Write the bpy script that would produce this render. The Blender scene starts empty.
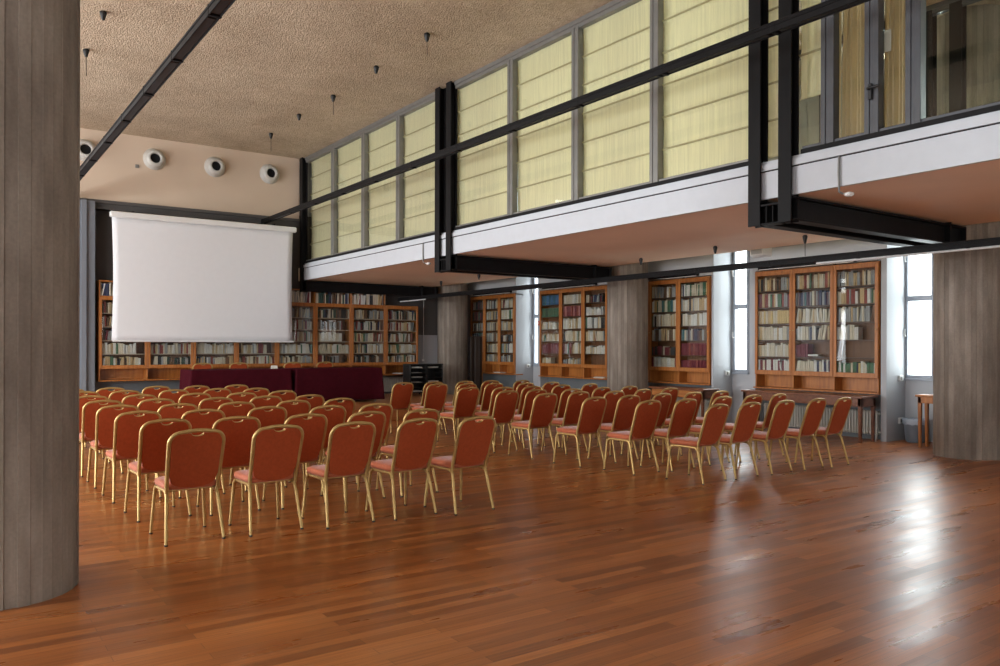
import bpy, bmesh, math, random
from mathutils import Vector, Matrix
PI = math.pi
rnd = random.Random(7)
scene = bpy.context.scene
COL = scene.collection

# ------------------------------------------------------------------ materials
def new_mat(name):
    m = bpy.data.materials.new(name); m.use_nodes = True
    nt = m.node_tree; nt.nodes.clear()
    out = nt.nodes.new('ShaderNodeOutputMaterial')
    b = nt.nodes.new('ShaderNodeBsdfPrincipled')
    nt.links.new(b.outputs[0], out.inputs[0])
    return m, nt, b, out
def N(nt, t, **kw):
    n = nt.nodes.new(t)
    for k, v in kw.items():
        if k.startswith('i_'): n.inputs[k[2:].replace('_', ' ')].default_value = v
        else: setattr(n, k, v)
    return n
def coords(nt, scale=(1, 1, 1), rot=(0, 0, 0)):
    tc = N(nt, 'ShaderNodeTexCoord'); mp = N(nt, 'ShaderNodeMapping')
    mp.inputs['Scale'].default_value = scale; mp.inputs['Rotation'].default_value = rot
    nt.links.new(tc.outputs['Object'], mp.inputs[0]); return mp.outputs[0]
def ramp(nt, fac, stops):
    r = N(nt, 'ShaderNodeValToRGB'); e = r.color_ramp.elements
    e[0].position, e[0].color = stops[0][0], (*stops[0][1], 1)
    e[1].position, e[1].color = stops[-1][0], (*stops[-1][1], 1)
    for p, c in stops[1:-1]:
        x = e.new(p); x.color = (*c, 1)
    nt.links.new(fac, r.inputs[0]); return r.outputs[0]
def mul(c, k): return tuple(min(1, x * k) for x in c)

def mat_noise(name, col, rough=.6, var=.12, scale=(8, 8, 8), metal=0, bump=0, bscale=60, coat=0, sheen=0, detail=4, spec=.5):
    """a base colour with soft natural variation, optional fine bump"""
    m, nt, b, out = new_mat(name)
    co = coords(nt, scale)
    n = N(nt, 'ShaderNodeTexNoise'); n.inputs['Scale'].default_value = 1; n.inputs['Detail'].default_value = detail
    nt.links.new(co, n.inputs[0])
    c = ramp(nt, n.outputs[0], [(.3, mul(col, 1 - var)), (.7, mul(col, 1 + var))])
    nt.links.new(c, b.inputs['Base Color'])
    b.inputs['Roughness'].default_value = rough; b.inputs['Metallic'].default_value = metal
    b.inputs['Specular IOR Level'].default_value = spec
    if coat: b.inputs['Coat Weight'].default_value = coat; b.inputs['Coat Roughness'].default_value = .15
    if sheen: b.inputs['Sheen Weight'].default_value = sheen; b.inputs['Sheen Roughness'].default_value = .4
    if bump:
        n2 = N(nt, 'ShaderNodeTexNoise'); n2.inputs['Scale'].default_value = bscale; n2.inputs['Detail'].default_value = 3
        nt.links.new(coords(nt), n2.inputs[0])
        bp = N(nt, 'ShaderNodeBump'); bp.inputs['Strength'].default_value = bump; bp.inputs['Distance'].default_value = .01
        nt.links.new(n2.outputs[0], bp.inputs['Height']); nt.links.new(bp.outputs[0], b.inputs['Normal'])
    return m

def mat_glass(name, tint=(1, 1, 1), ior=1.45, rough=0.0, boost=1.0):
    m, nt, b, out = new_mat(name); nt.nodes.remove(b)
    tr = N(nt, 'ShaderNodeBsdfTransparent'); tr.inputs[0].default_value = (*tint, 1)
    gl = N(nt, 'ShaderNodeBsdfGlossy'); gl.inputs['Roughness'].default_value = rough
    fr = N(nt, 'ShaderNodeFresnel'); ge = N(nt, 'ShaderNodeNewGeometry')
    mr = N(nt, 'ShaderNodeMapRange'); mr.inputs[3].default_value = ior; mr.inputs[4].default_value = 1 / ior
    nt.links.new(ge.outputs['Backfacing'], mr.inputs[0]); nt.links.new(mr.outputs[0], fr.inputs[0])
    mx = N(nt, 'ShaderNodeMixShader')
    mm = N(nt, 'ShaderNodeMath', operation='MULTIPLY'); mm.inputs[1].default_value = boost
    nt.links.new(fr.outputs[0], mm.inputs[0])
    nt.links.new(mm.outputs[0], mx.inputs[0]); nt.links.new(tr.outputs[0], mx.inputs[1]); nt.links.new(gl.outputs[0], mx.inputs[2])
    nt.links.new(mx.outputs[0], out.inputs[0]); return m

def mat_cloth_translucent(name, col, trans=.5, var=.08, streak=(30, 30, 1)):
    m, nt, b, out = new_mat(name)
    n = N(nt, 'ShaderNodeTexNoise'); n.inputs['Scale'].default_value = 1
    nt.links.new(coords(nt, streak), n.inputs[0])
    c = ramp(nt, n.outputs[0], [(.3, mul(col, 1 - var)), (.7, mul(col, 1 + var))])
    nt.links.new(c, b.inputs['Base Color']); b.inputs['Roughness'].default_value = .85
    t = N(nt, 'ShaderNodeBsdfTranslucent'); nt.links.new(c, t.inputs[0])
    mx = N(nt, 'ShaderNodeMixShader'); mx.inputs[0].default_value = trans
    nt.links.new(b.outputs[0], mx.inputs[1]); nt.links.new(t.outputs[0], mx.inputs[2])
    nt.links.new(mx.outputs[0], out.inputs[0]); return m

def mat_floor():
    m, nt, b, out = new_mat('parquet')
    co = coords(nt)
    br = N(nt, 'ShaderNodeTexBrick'); br.offset = .37; br.offset_frequency = 2; br.squash = 1
    for k, v in (('Scale', 1), ('Mortar Size', .0012), ('Mortar Smooth', .3), ('Bias', 0), ('Brick Width', 1.15), ('Row Height', .085)):
        br.inputs[k].default_value = v
    br.inputs['Color1'].default_value = (0, 0, 0, 1); br.inputs['Color2'].default_value = (1, 1, 1, 1); br.inputs['Mortar'].default_value = (.5, .5, .5, 1)
    nt.links.new(co, br.inputs[0])
    base = ramp(nt, br.outputs['Color'], [(0, (.21, .064, .015)), (.35, (.31, .097, .022)), (.7, (.37, .121, .028)), (1, (.45, .157, .040))])
    g = N(nt, 'ShaderNodeTexNoise'); g.inputs['Scale'].default_value = 1; g.inputs['Detail'].default_value = 6
    nt.links.new(coords(nt, (2.2, 60, 1)), g.inputs[0])
    gr = ramp(nt, g.outputs[0], [(.25, (.72, .70, .68)), (.75, (1.18, 1.16, 1.12))])
    mx = N(nt, 'ShaderNodeMix', data_type='RGBA', blend_type='MULTIPLY'); mx.inputs[0].default_value = 1
    nt.links.new(base, mx.inputs[6]); nt.links.new(gr, mx.inputs[7])
    mo = N(nt, 'ShaderNodeMix', data_type='RGBA'); mo.inputs[7].default_value = (.05, .018, .008, 1)
    nt.links.new(br.outputs['Fac'], mo.inputs[0]); nt.links.new(mx.outputs[2], mo.inputs[6])
    nt.links.new(mo.outputs[2], b.inputs['Base Color'])
    w = N(nt, 'ShaderNodeTexNoise'); w.inputs['Scale'].default_value = 1; w.inputs['Detail'].default_value = 5
    nt.links.new(coords(nt, (.9, 5, 1)), w.inputs[0])
    mr = N(nt, 'ShaderNodeMapRange'); mr.inputs[1].default_value = .3; mr.inputs[2].default_value = .7; mr.inputs[3].default_value = FLOOR_R[0]; mr.inputs[4].default_value = FLOOR_R[1]
    nt.links.new(w.outputs[0], mr.inputs[0]); nt.links.new(mr.outputs[0], b.inputs['Roughness'])
    b.inputs['Specular IOR Level'].default_value = .5
    # worn lacquer: shallow waviness of the boards
    n2 = N(nt, 'ShaderNodeTexNoise'); n2.inputs['Scale'].default_value = 1; n2.inputs['Detail'].default_value = 4
    nt.links.new(coords(nt, (5, 26, 1)), n2.inputs[0])
    ad = N(nt, 'ShaderNodeMath', operation='MULTIPLY_ADD'); ad.inputs[1].default_value = -.6
    nt.links.new(br.outputs['Fac'], ad.inputs[0]); nt.links.new(n2.outputs[0], ad.inputs[2])
    bp = N(nt, 'ShaderNodeBump'); bp.inputs['Strength'].default_value = .07; bp.inputs['Distance'].default_value = .01
    nt.links.new(ad.outputs[0], bp.inputs['Height']); nt.links.new(bp.outputs[0], b.inputs['Normal'])
    return m
FLOOR_R = (.25, .38)

def mat_ceiling():
    m, nt, b, out = new_mat('rough_sprayed_plaster')
    co = coords(nt)
    n = N(nt, 'ShaderNodeTexNoise'); n.inputs['Scale'].default_value = 13; n.inputs['Detail'].default_value = 10; n.inputs['Roughness'].default_value = .85
    nt.links.new(co, n.inputs[0])
    v = N(nt, 'ShaderNodeTexVoronoi'); v.inputs['Scale'].default_value = 40
    nt.links.new(co, v.inputs[0])
    big = N(nt, 'ShaderNodeTexNoise'); big.inputs['Scale'].default_value = 1.3; big.inputs['Detail'].default_value = 5; nt.links.new(co, big.inputs[0])
    c = ramp(nt, n.outputs[0], [(.32, (.37, .29, .20)), (.5, (.57, .465, .335)), (.70, (.76, .645, .495))])
    c2 = ramp(nt, big.outputs[0], [(.3, (.80, .78, .76)), (.7, (1, 1, 1))])
    mx = N(nt, 'ShaderNodeMix', data_type='RGBA', blend_type='MULTIPLY'); mx.inputs[0].default_value = 1
    nt.links.new(c, mx.inputs[6]); nt.links.new(c2, mx.inputs[7]); nt.links.new(mx.outputs[2], b.inputs['Base Color'])
    b.inputs['Roughness'].default_value = .9; b.inputs['Specular IOR Level'].default_value = .2
    s = N(nt, 'ShaderNodeMath', operation='SUBTRACT'); nt.links.new(n.outputs[0], s.inputs[0]); nt.links.new(v.outputs['Distance'], s.inputs[1])
    bp = N(nt, 'ShaderNodeBump'); bp.inputs['Strength'].default_value = .6; bp.inputs['Distance'].default_value = .03
    nt.links.new(s.outputs[0], bp.inputs['Height']); nt.links.new(bp.outputs[0], b.inputs['Normal'])
    return m

def mat_concrete():
    m, nt, b, out = new_mat('board_marked_concrete')
    n = N(nt, 'ShaderNodeTexNoise'); n.inputs['Scale'].default_value = 1; n.inputs['Detail'].default_value = 6; n.inputs['Roughness'].default_value = .6
    nt.links.new(coords(nt, (8, 8, 1.3)), n.inputs[0])
    k = N(nt, 'ShaderNodeTexNoise'); k.inputs['Scale'].default_value = 1.6; k.inputs['Detail'].default_value = 5
    nt.links.new(coords(nt, (1, 1, .6)), k.inputs[0])
    f = N(nt, 'ShaderNodeTexNoise'); f.inputs['Scale'].default_value = 45; f.inputs['Detail'].default_value = 4; nt.links.new(coords(nt), f.inputs[0])
    c = ramp(nt, n.outputs[0], [(.28, (.27, .222, .18)), (.5, (.37, .312, .258)), (.72, (.47, .405, .34))])
    c2 = ramp(nt, k.outputs[0], [(.3, (.62, .61, .60)), (.7, (1.0, 1.0, 1.0))])
    c3 = ramp(nt, f.outputs[0], [(.3, (.86, .86, .86)), (.7, (1, 1, 1))])
    mx = N(nt, 'ShaderNodeMix', data_type='RGBA', blend_type='MULTIPLY'); mx.inputs[0].default_value = 1
    my = N(nt, 'ShaderNodeMix', data_type='RGBA', blend_type='MULTIPLY'); my.inputs[0].default_value = 1
    nt.links.new(c, mx.inputs[6]); nt.links.new(c2, mx.inputs[7]); nt.links.new(mx.outputs[2], my.inputs[6]); nt.links.new(c3, my.inputs[7])
    # every formwork board left its own tone
    tc = N(nt, 'ShaderNodeTexCoord'); sx = N(nt, 'ShaderNodeSeparateXYZ'); nt.links.new(tc.outputs['Object'], sx.inputs[0])
    at = N(nt, 'ShaderNodeMath', operation='ARCTAN2'); nt.links.new(sx.outputs[1], at.inputs[0]); nt.links.new(sx.outputs[0], at.inputs[1])
    ml = N(nt, 'ShaderNodeMath', operation='MULTIPLY'); ml.inputs[1].default_value = 40 / (2 * PI); nt.links.new(at.outputs[0], ml.inputs[0])
    fl = N(nt, 'ShaderNodeMath', operation='FLOOR'); nt.links.new(ml.outputs[0], fl.inputs[0])
    wn = N(nt, 'ShaderNodeTexWhiteNoise', noise_dimensions='1D'); nt.links.new(fl.outputs[0], wn.inputs['W'])
    c4 = ramp(nt, wn.outputs['Value'], [(0, (.76, .75, .74)), (1, (1.0, 1.0, 1.0))])
    mz = N(nt, 'ShaderNodeMix', data_type='RGBA', blend_type='MULTIPLY'); mz.inputs[0].default_value = 1
    nt.links.new(my.outputs[2], mz.inputs[6]); nt.links.new(c4, mz.inputs[7])
    nt.links.new(mz.outputs[2], b.inputs['Base Color']); b.inputs['Roughness'].default_value = .8; b.inputs['Specular IOR Level'].default_value = .25
    bp = N(nt, 'ShaderNodeBump'); bp.inputs['Strength'].default_value = .35; bp.inputs['Distance'].default_value = .01
    nt.links.new(n.outputs[0], bp.inputs['Height']); nt.links.new(bp.outputs[0], b.inputs['Normal'])
    return m

def mat_wood(name, lo, mid, hi, rough=.35, axis='z', coat=.2):
    m, nt, b, out = new_mat(name)
    sc = {'z': (22, 22, 1.6), 'x': (1.6, 22, 22), 'y': (22, 1.6, 22)}[axis]
    n = N(nt, 'ShaderNodeTexNoise'); n.inputs['Scale'].default_value = 1; n.inputs['Detail'].default_value = 5
    nt.links.new(coords(nt, sc), n.inputs[0])
    c = ramp(nt, n.outputs[0], [(.25, lo), (.5, mid), (.78, hi)])
    nt.links.new(c, b.inputs['Base Color']); b.inputs['Roughness'].default_value = rough
    b.inputs['Coat Weight'].default_value = coat; b.inputs['Coat Roughness'].default_value = .2
    return m

M = {}
M['floor'] = mat_floor(); M['ceil'] = mat_ceiling(); M['conc'] = mat_concrete()
M['cream'] = mat_noise('cream_wall_paint', (.60, .475, .36), .75, .04, (1, 1, 1), bump=.05)
M['grey_wall'] = mat_noise('blue_grey_wall_paint', (.42, .43, .45), .7, .05, (1, 1, 1), bump=.05)
M['pier'] = mat_noise('blue_grey_pier_paint', (.18, .20, .23), .6, .08, (3, 3, .5))
M['low_wall'] = mat_noise('dark_slate_low_wall', (.13, .145, .155), .6, .06, (2, 2, 2))  # dark tone; on the back wall it paints in the bookcase shade
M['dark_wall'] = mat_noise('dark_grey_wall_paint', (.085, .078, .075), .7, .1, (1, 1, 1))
M['soffit'] = mat_noise('buff_plaster', (.93, .70, .50), .8, .05, (.8, .8, .8), bump=.08, bscale=25)
M['white_fascia'] = mat_noise('white_fascia_paint', (.57, .60, .64), .55, .02)
M['steel'] = mat_noise('dark_steel_paint', (.011, .0105, .011), .5, .15, (6, 6, 2), spec=.12)
M['alu'] = mat_noise('grey_aluminium', (.22, .215, .20), .4, .06, metal=.4)
M['dark_alu'] = mat_noise('dark_blue_grey_aluminium', (.085, .09, .10), .4, .08, spec=.4)
M['win_frame'] = mat_noise('blue_grey_window_paint', (.30, .33, .38), .4, .05)
M['glass'] = mat_glass('clear_glazing', (.97, .99, .97))
M['case_glass'] = mat_glass('bookcase_door_glass', (.95, .96, .95), 1.5)
M['blind'] = mat_cloth_translucent('pale_yellow_blind', (.88, .82, .61), .5)
M['blind_seam'] = mat_cloth_translucent('blind_seam', (.52, .45, .27), .25)
M['curtain'] = mat_cloth_translucent('tan_curtain', (.80, .69, .48), .5)
M['wood'] = mat_wood('orange_brown_wood', (.27, .088, .016), (.40, .138, .025), (.50, .190, .040), .45, coat=.05)
M['wood_x'] = mat_wood('orange_brown_wood_rail', (.27, .088, .016), (.40, .138, .025), (.50, .190, .040), .45, axis='x', coat=.05)
M['shelf_dark'] = mat_wood('shaded_shelf_wood', (.06, .024, .010), (.10, .040, .016), (.14, .06, .024), axis='x', coat=0)  # shelf wood darkened to hold the shadow on the shelf edges
M['shelf_pale'] = mat_wood('pale_shelf_edge_wood', (.36, .27, .19), (.44, .34, .25), (.50, .40, .30), .5, 'x', 0)
M['back_panel'] = mat_wood('brown_back_panel_wood', (.12, .05, .02), (.17, .075, .032), (.22, .10, .045), .5, 'z', 0)
M['desk'] = mat_wood('brown_desk_wood', (.12, .040, .017), (.18, .062, .026), (.24, .09, .038), axis='y')
M['dark_wood'] = mat_wood('dark_brown_wood', (.018, .010, .006), (.03, .017, .010), (.05, .028, .016), .5, coat=0)
M['podium'] = mat_wood('podium_boards', (.32, .115, .033), (.41, .155, .048), (.50, .20, .068), axis='x')
M['velvet'] = mat_noise('orange_chair_fabric', (.38, .070, .021), .7, .10, (40, 40, 40), sheen=.05, spec=.15, bump=.15, bscale=260)
M['seat_fab'] = mat_noise('salmon_seat_fabric', (.42, .105, .042), .6, .10, (40, 40, 40), sheen=.3, spec=.3, bump=.15, bscale=260)
M['gold'] = mat_noise('gold_lacquered_tube', (.50, .335, .12), .38, .10, (14, 14, 14), metal=.55)
M['rubber'] = mat_noise('black_rubber', (.02, .02, .02), .7, .1)
M['burgundy'] = mat_noise('burgundy_tablecloth', (.052, .0045, .0095), .85, .12, (12, 12, 12), spec=.08, bump=.1, bscale=200)
M['screen'] = mat_noise('matt_white_screen', (.74, .75, .77), .85, .01)
M['white'] = mat_noise('white_plastic', (.75, .75, .73), .4, .03)
M['nozzle'] = mat_noise('satin_white_metal', (.50, .49, .45), .3, .03)
M['black'] = mat_noise('black_plastic', (.012, .012, .012), .5, .1)
M['hole'] = mat_noise('matt_black_duct', (.004, .004, .005), .9, .1)
M['rad'] = mat_noise('radiator_enamel', (.62, .60, .54), .4, .04)
M['red'] = mat_noise('red_sign_paint', (.50, .02, .03), .4, .05)
M['paper'] = mat_noise('paper', (.72, .70, .64), .8, .05)
M['bin'] = mat_noise('grey_bin_plastic', (.16, .18, .21), .45, .1)
M['bag'] = mat_noise('pale_bin_liner', (.33, .37, .43), .4, .1, bump=.4, bscale=30)

# ------------------------------------------------------------------ mesh builder
class MB:
    def __init__(s): s.v = []; s.f = []; s.m = []; s.sm = []
    def add(s, vs, fs, mi=0, smooth=False):
        o = len(s.v); s.v += [tuple(p) for p in vs]
        for f in fs: s.f.append(tuple(i + o for i in f)); s.m.append(mi); s.sm.append(smooth)
        return s
    def box(s, x0, x1, y0, y1, z0, z1, mi=0, M=None):
        vs = [Vector(p) for p in ((x0, y0, z0), (x1, y0, z0), (x1, y1, z0), (x0, y1, z0), (x0, y0, z1), (x1, y0, z1), (x1, y1, z1), (x0, y1, z1))]
        if M is not None: vs = [M @ p for p in vs]
        return s.add(vs, [(0, 3, 2, 1), (4, 5, 6, 7), (0, 1, 5, 4), (1, 2, 6, 5), (2, 3, 7, 6), (3, 0, 4, 7)], mi)
    def bbox(s, x0, x1, y0, y1, z0, z1, b=.004, mi=0, M=None):
        """box with chamfered edges"""
        b = min(b, (x1 - x0) * .45, (y1 - y0) * .45, (z1 - z0) * .45)
        bm = bmesh.new(); bmesh.ops.create_cube(bm, size=1)
        for v in bm.verts:
            v.co = Vector((x0 if v.co.x < 0 else x1, y0 if v.co.y < 0 else y1, z0 if v.co.z < 0 else z1))
        bmesh.ops.bevel(bm, geom=list(bm.edges), offset=b, segments=1, affect='EDGES', profile=.5)
        if M is not None: bm.transform(M)
        bm.verts.index_update()
        s.add([v.co.copy() for v in bm.verts], [[v.index for v in f.verts] for f in bm.faces], mi); bm.free(); return s
    def tube(s, pts, r, n=8, mi=0, ry=None, closed=False, up=Vector((0, 0, 1)), cap=True):
        """sweep of an elliptical section (r across, ry along 'up'-ish) along points"""
        pts = [Vector(p) for p in pts]; K = len(pts); ry = ry or r
        rings = []; prev = None
        for i, p in enumerate(pts):
            if closed: t = pts[(i + 1) % K] - pts[i - 1]
            else: t = pts[min(i + 1, K - 1)] - pts[max(i - 1, 0)]
            t.normalize()
            a = prev if prev is not None else (up if abs(t.dot(up)) < .95 else Vector((0, 1, 0)))
            u = a - t * a.dot(t); u.normalize(); prev = u
            w = t.cross(u)
            rr = r[i] if isinstance(r, (list, tuple)) else r
            r2 = ry[i] if isinstance(ry, (list, tuple)) else ry
            rings.append([p + w * rr * math.cos(2 * PI * k / n) + u * r2 * math.sin(2 * PI * k / n) for k in range(n)])
        vs = [q for g in rings for q in g]; fs = []
        for i in range(K if closed else K - 1):
            j = (i + 1) % K
            for k in range(n):
                fs.append((i * n + k, i * n + (k + 1) % n, j * n + (k + 1) % n, j * n + k))
        s.add(vs, fs, mi, True)
        if cap and not closed:
            s.add(rings[0], [tuple(range(n))[::-1]], mi); s.add(rings[-1], [tuple(range(n))], mi)
        return s
    def lathe(s, prof, c=(0, 0, 0), n=24, mi=0, M=None, smooth=True, capb=True, capt=True):
        """prof: list of (radius, height) about z"""
        vs = []
        for r, z in prof:
            for k in range(n):
                p = Vector((r * math.cos(2 * PI * k / n), r * math.sin(2 * PI * k / n), z))
                if M is not None: p = M @ p
                vs.append(p + Vector(c))
        fs = []
        for i in range(len(prof) - 1):
            for k in range(n): fs.append((i * n + k, i * n + (k + 1) % n, (i + 1) * n + (k + 1) % n, (i + 1) * n + k))
        s.add(vs, fs, mi, smooth)
        if capb: s.add(vs[:n], [tuple(range(n))[::-1]], mi)
        if capt: s.add(vs[-n:], [tuple(range(n))], mi)
        return s
    def sheet(s, P, nu, nv, thick, mi=0, nrm=None):
        """closed thin solid from a grid function P(i,j)->Vector ; nrm = offset direction"""
        nrm = Vector(nrm) * thick
        a = [P(i, j) for j in range(nv) for i in range(nu)]; b = [p + nrm for p in a]
        L = nu * nv; fs = []
        for j in range(nv - 1):
            for i in range(nu - 1):
                q = (j * nu + i, j * nu + i + 1, (j + 1) * nu + i + 1, (j + 1) * nu + i)
                fs.append(q); fs.append(tuple(x + L for x in q[::-1]))
        for i in range(nu - 1):
            fs.append((i + 1, i, i + L, i + 1 + L)); k = (nv - 1) * nu
            fs.append((k + i, k + i + 1, k + i + 1 + L, k + i + L))
        for j in range(nv - 1):
            fs.append((j * nu, (j + 1) * nu, (j + 1) * nu + L, j * nu + L)); k = nu - 1
            fs.append(((j + 1) * nu + k, j * nu + k, j * nu + k + L, (j + 1) * nu + k + L))
        return s.add(a + b, fs, mi, True)
    def build(s, name, mats, parent=None, loc=None):
        me = bpy.data.meshes.new(name)
        o0 = Vector(loc) if loc is not None else None
        vs = s.v if o0 is None else [tuple(Vector(p) - o0) for p in s.v]
        me.from_pydata(vs, [], s.f)
        for m in (mats if isinstance(mats, (list, tuple)) else [mats]): me.materials.append(m)
        me.polygons.foreach_set('material_index', s.m); me.polygons.foreach_set('use_smooth', s.sm)
        bm = bmesh.new(); bm.from_mesh(me); bmesh.ops.recalc_face_normals(bm, faces=bm.faces); bm.to_mesh(me); bm.free()
        me.update()
        o = bpy.data.objects.new(name, me); COL.objects.link(o)
        if o0 is not None: o.location = o0
        if parent is not None: o.parent = parent
        return o

def tag(o, label=None, cat=None, group=None, kind=None):
    if label: o['label'] = label
    if cat: o['category'] = cat
    if group: o['group'] = group
    if kind: o['kind'] = kind
    return o
def thing(name, loc, label, cat, group=None, rz=0, kind=None):
    o = bpy.data.objects.new(name, None); COL.objects.link(o); o.empty_display_size = .1
    o.location = loc; o.rotation_euler = (0, 0, rz)
    return tag(o, label, cat, group, kind)
def copy_tree(o, parent=None):
    c = o.copy(); COL.objects.link(c)
    if parent is not None: c.parent = parent
    for ch in [x for x in COL.objects if x.parent == o]: copy_tree(ch, c)
    return c
ORD = ['', 'first', 'second', 'third', 'fourth', 'fifth', 'sixth', 'seventh', 'eighth', 'ninth', 'tenth', 'eleventh', 'twelfth', 'thirteenth', 'fourteenth',
       'fifteenth', 'sixteenth', 'seventeenth', 'eighteenth', 'nineteenth', 'twentieth', 'twenty-first', 'twenty-second']

# ------------------------------------------------------------------ room shell
CZ = 6.42           # ceiling height
SZ = 3.28           # underside of the gallery
GX, GX2 = 7.70, 11.60   # gallery front and back edge
XR, XB, XW = 13.0, 13.25, 13.60   # right wall face and window plane
YB = 20.2           # back wall
XL, YR = -6.0, -8.0
struct = lambda o, label, cat: tag(o, label, cat, None, 'structure')

struct(MB().box(XL - .3, 14, YR - .3, YB + .3, -.2, 0).build('floor', M['floor']), 'polished reddish brown narrow-board wooden floor', 'floor')
struct(MB().box(XL - .3, 14, YR - .3, YB + .3, CZ, CZ + .2).build('ceiling', M['ceil']), 'rough sandy textured plaster ceiling', 'ceiling')

# right wall: a front skin with full-height niches and a rear skin pierced by narrow windows
NICHE = [(-1.0, -.1), (2.0, 2.95), (6.45, 7.22), (9.92, 10.88), (16.72, 17.73)]
WINS = [(-.66, -.14), (2.35, 2.88), (6.72, 7.23), (10.46, 10.86), (17.45, 17.71)]
WZ0, WZ1, WZ2, WZ3 = 1.06, 3.75, 4.15, 6.1
w = MB(); y = YR
for a, b in NICHE:
    w.box(XB, XW, y, a, 0, CZ); y = b
w.box(XB, XW, y, YB, 0, CZ)
# face of the wall with shallow recesses that take the bookcases and radiators
RECESS = [(2.98, 5.51), (7.32, 9.85), (10.93, 13.52), (14.0, 16.64), (17.735, 19.99)]
cuts = sorted(NICHE + RECESS); y = YR
for a, b in cuts:
    if a > y + .001: w.box(XR, XB, y, a, 0, CZ)
    y = b
w.box(XR, XB, y, YB, 0, CZ)
for a, b in RECESS: w.box(XR, XB, a, b, 3.065, CZ)
w.box(XW, XW + .15, YR, YB, 0, WZ0); w.box(XW, XW + .15, YR, YB, WZ1, WZ2); w.box(XW, XW + .15, YR, YB, WZ3, CZ)
y = YR
for a, b in WINS:
    w.box(XW, XW + .15, y, a, WZ0, WZ1); w.box(XW, XW + .15, y, a, WZ2, WZ3); y = b
w.box(XW, XW + .15, y, YB, WZ0, WZ1); w.box(XW, XW + .15, y, YB, WZ2, WZ3)
struct(w.build('wall_right', M['grey_wall']), 'blue grey wall with narrow window niches between bookcases', 'wall')

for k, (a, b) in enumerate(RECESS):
    struct(MB().box(XB - .012, XB - .001, a + .002, b - .002, 0, .78).build('trim_%d' % (k + 3), M['low_wall']), 'dark slate low wall panel behind the radiator, %s recess along the window wall' % ORD[k + 1], 'trim')  # thin dark panel low in each bookcase recess

# back wall: recess behind bookcases, cream upper wall standing forward, dark lintel
struct(MB().box(11.12, 14, YB, YB + .2, 0, 1.9).box(2.84, 14, YB, YB + .2, 5.0, CZ).build('wall_back', M['grey_wall']), 'blue grey back wall below and behind the bookcases', 'wall')
struct(MB().box(2.84, 11.12, YB, YB + .2, 0, .95, 1).box(2.84, 11.12, YB, YB + .2, .95, 1.9).box(2.84, 14, YB, YB + .2, 1.9, 5.0).build('wall_back_recess', [M['dark_wall'], M['low_wall']]), 'dark recess wall above the back bookcases', 'wall')  # low band's darker tone paints the shade under the bookcases
struct(MB().box(-.6, 7.62, 19.9, YB + .2, 4.86, CZ).build('wall_back_upper', M['cream']), 'cream upper back wall carrying four round air nozzles', 'wall')
t = MB()
t.box(-.6, 7.62, 19.93, 20.2, 4.66, 4.86); t.box(-.6, 7.62, 19.86, 20.0, 4.79, 4.86); t.box(-.6, 7.62, 19.9, 20.05, 4.66, 4.70)
struct(t.build('trim_1', M['dark_wall']), 'dark lintel strip under the cream upper wall', 'trim')
struct(MB().box(XL, 2.84, 19.75, YB + .2, 0, 4.8).box(2.56, 2.66, 19.68, 19.76, 0, 4.8).build('wall_back_left', M['pier']), 'pale blue grey wall pier beside the screen', 'wall')

# left and rear walls of the hall (behind the camera) with window openings added for light
w = MB()
w.box(XL - .2, XL, YR, YB, 0, .9); w.box(XL - .2, XL, YR, YB, 3.2, 3.9); w.box(XL - .2, XL, YR, YB, 6.1, CZ)
y = YR
for a, b in ((-4.0, 2.0), (6.2, 7.4), (9.6, 10.8), (13.0, 14.2), (16.3, 17.5), (19.55, 19.85)):  # last slit added to throw a bright strip onto the bookcase glass
    w.box(XL - .2, XL, y, a, .9, 3.2); w.box(XL - .2, XL, y, a, 3.9, 6.1); y = b
w.box(XL - .2, XL, y, YB, .9, 3.2); w.box(XL - .2, XL, y, YB, 3.9, 6.1)
struct(w.build('wall_left', M['grey_wall']), 'side wall with tall window openings added for light', 'wall')
w = MB()
w.box(XL, 14, YR - .2, YR, 0, 1.9); w.box(XL, 14, YR - .2, YR, 3.9, CZ); w.box(XL, 4.6, YR - .2, YR, 1.9, 3.9); w.box(12.6, 14, YR - .2, YR, 1.9, 3.9)
for xx in (7.2, 9.9): w.box(xx - .15, xx + .15, YR - .2, YR, 1.9, 3.9)
struct(w.build('wall_rear', M['grey_wall']), 'rear wall with a high opening added for the fill lamp', 'wall')

# narrow windows on the right wall
def narrow_window(n, a, b, label):
    t = thing('window_%d' % n, (XW, (a + b) / 2, WZ0), label, 'window', None, 0, 'structure')
    hw = (b - a) / 2
    f = MB(); W = .055
    for z0, z1, mid in ((0, WZ1 - WZ0, 1.36), (WZ2 - WZ0, WZ3 - WZ0, None)):
        f.bbox(-.02, .06, -hw, -hw + W, z0, z1); f.bbox(-.02, .06, hw - W, hw, z0, z1)
        f.bbox(-.02, .06, -hw + W, hw - W, z0, z0 + W); f.bbox(-.02, .06, -hw + W, hw - W, z1 - W, z1)
        if mid: f.bbox(-.025, .06, -hw + W, hw - W, mid - .045, mid + .045)
    f.build('window_frame', M['win_frame'], t)
    MB().bbox(-.06, .02, -hw - .01, hw + .01, -.035, 0).build('window_sill', M['win_frame'], t)
    for z0, z1 in ((W, 1.315), (1.405, WZ1 - WZ0 - W), (WZ2 - WZ0 + W, WZ3 - WZ0 - W)):
        MB().box(.02, .03, -hw + W, hw - W, z0, z1).build('pane', M['glass'], t)
    for z in (.72, 2.0):
        h = MB(); h.tube([(-.02, hw - .03, z), (-.055, hw - .03, z), (-.065, hw - .03, z + .03), (-.06, hw - .03, z + .12)], .012, 6)
        h.build('window_handle', M['white'], t)
    return t
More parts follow.
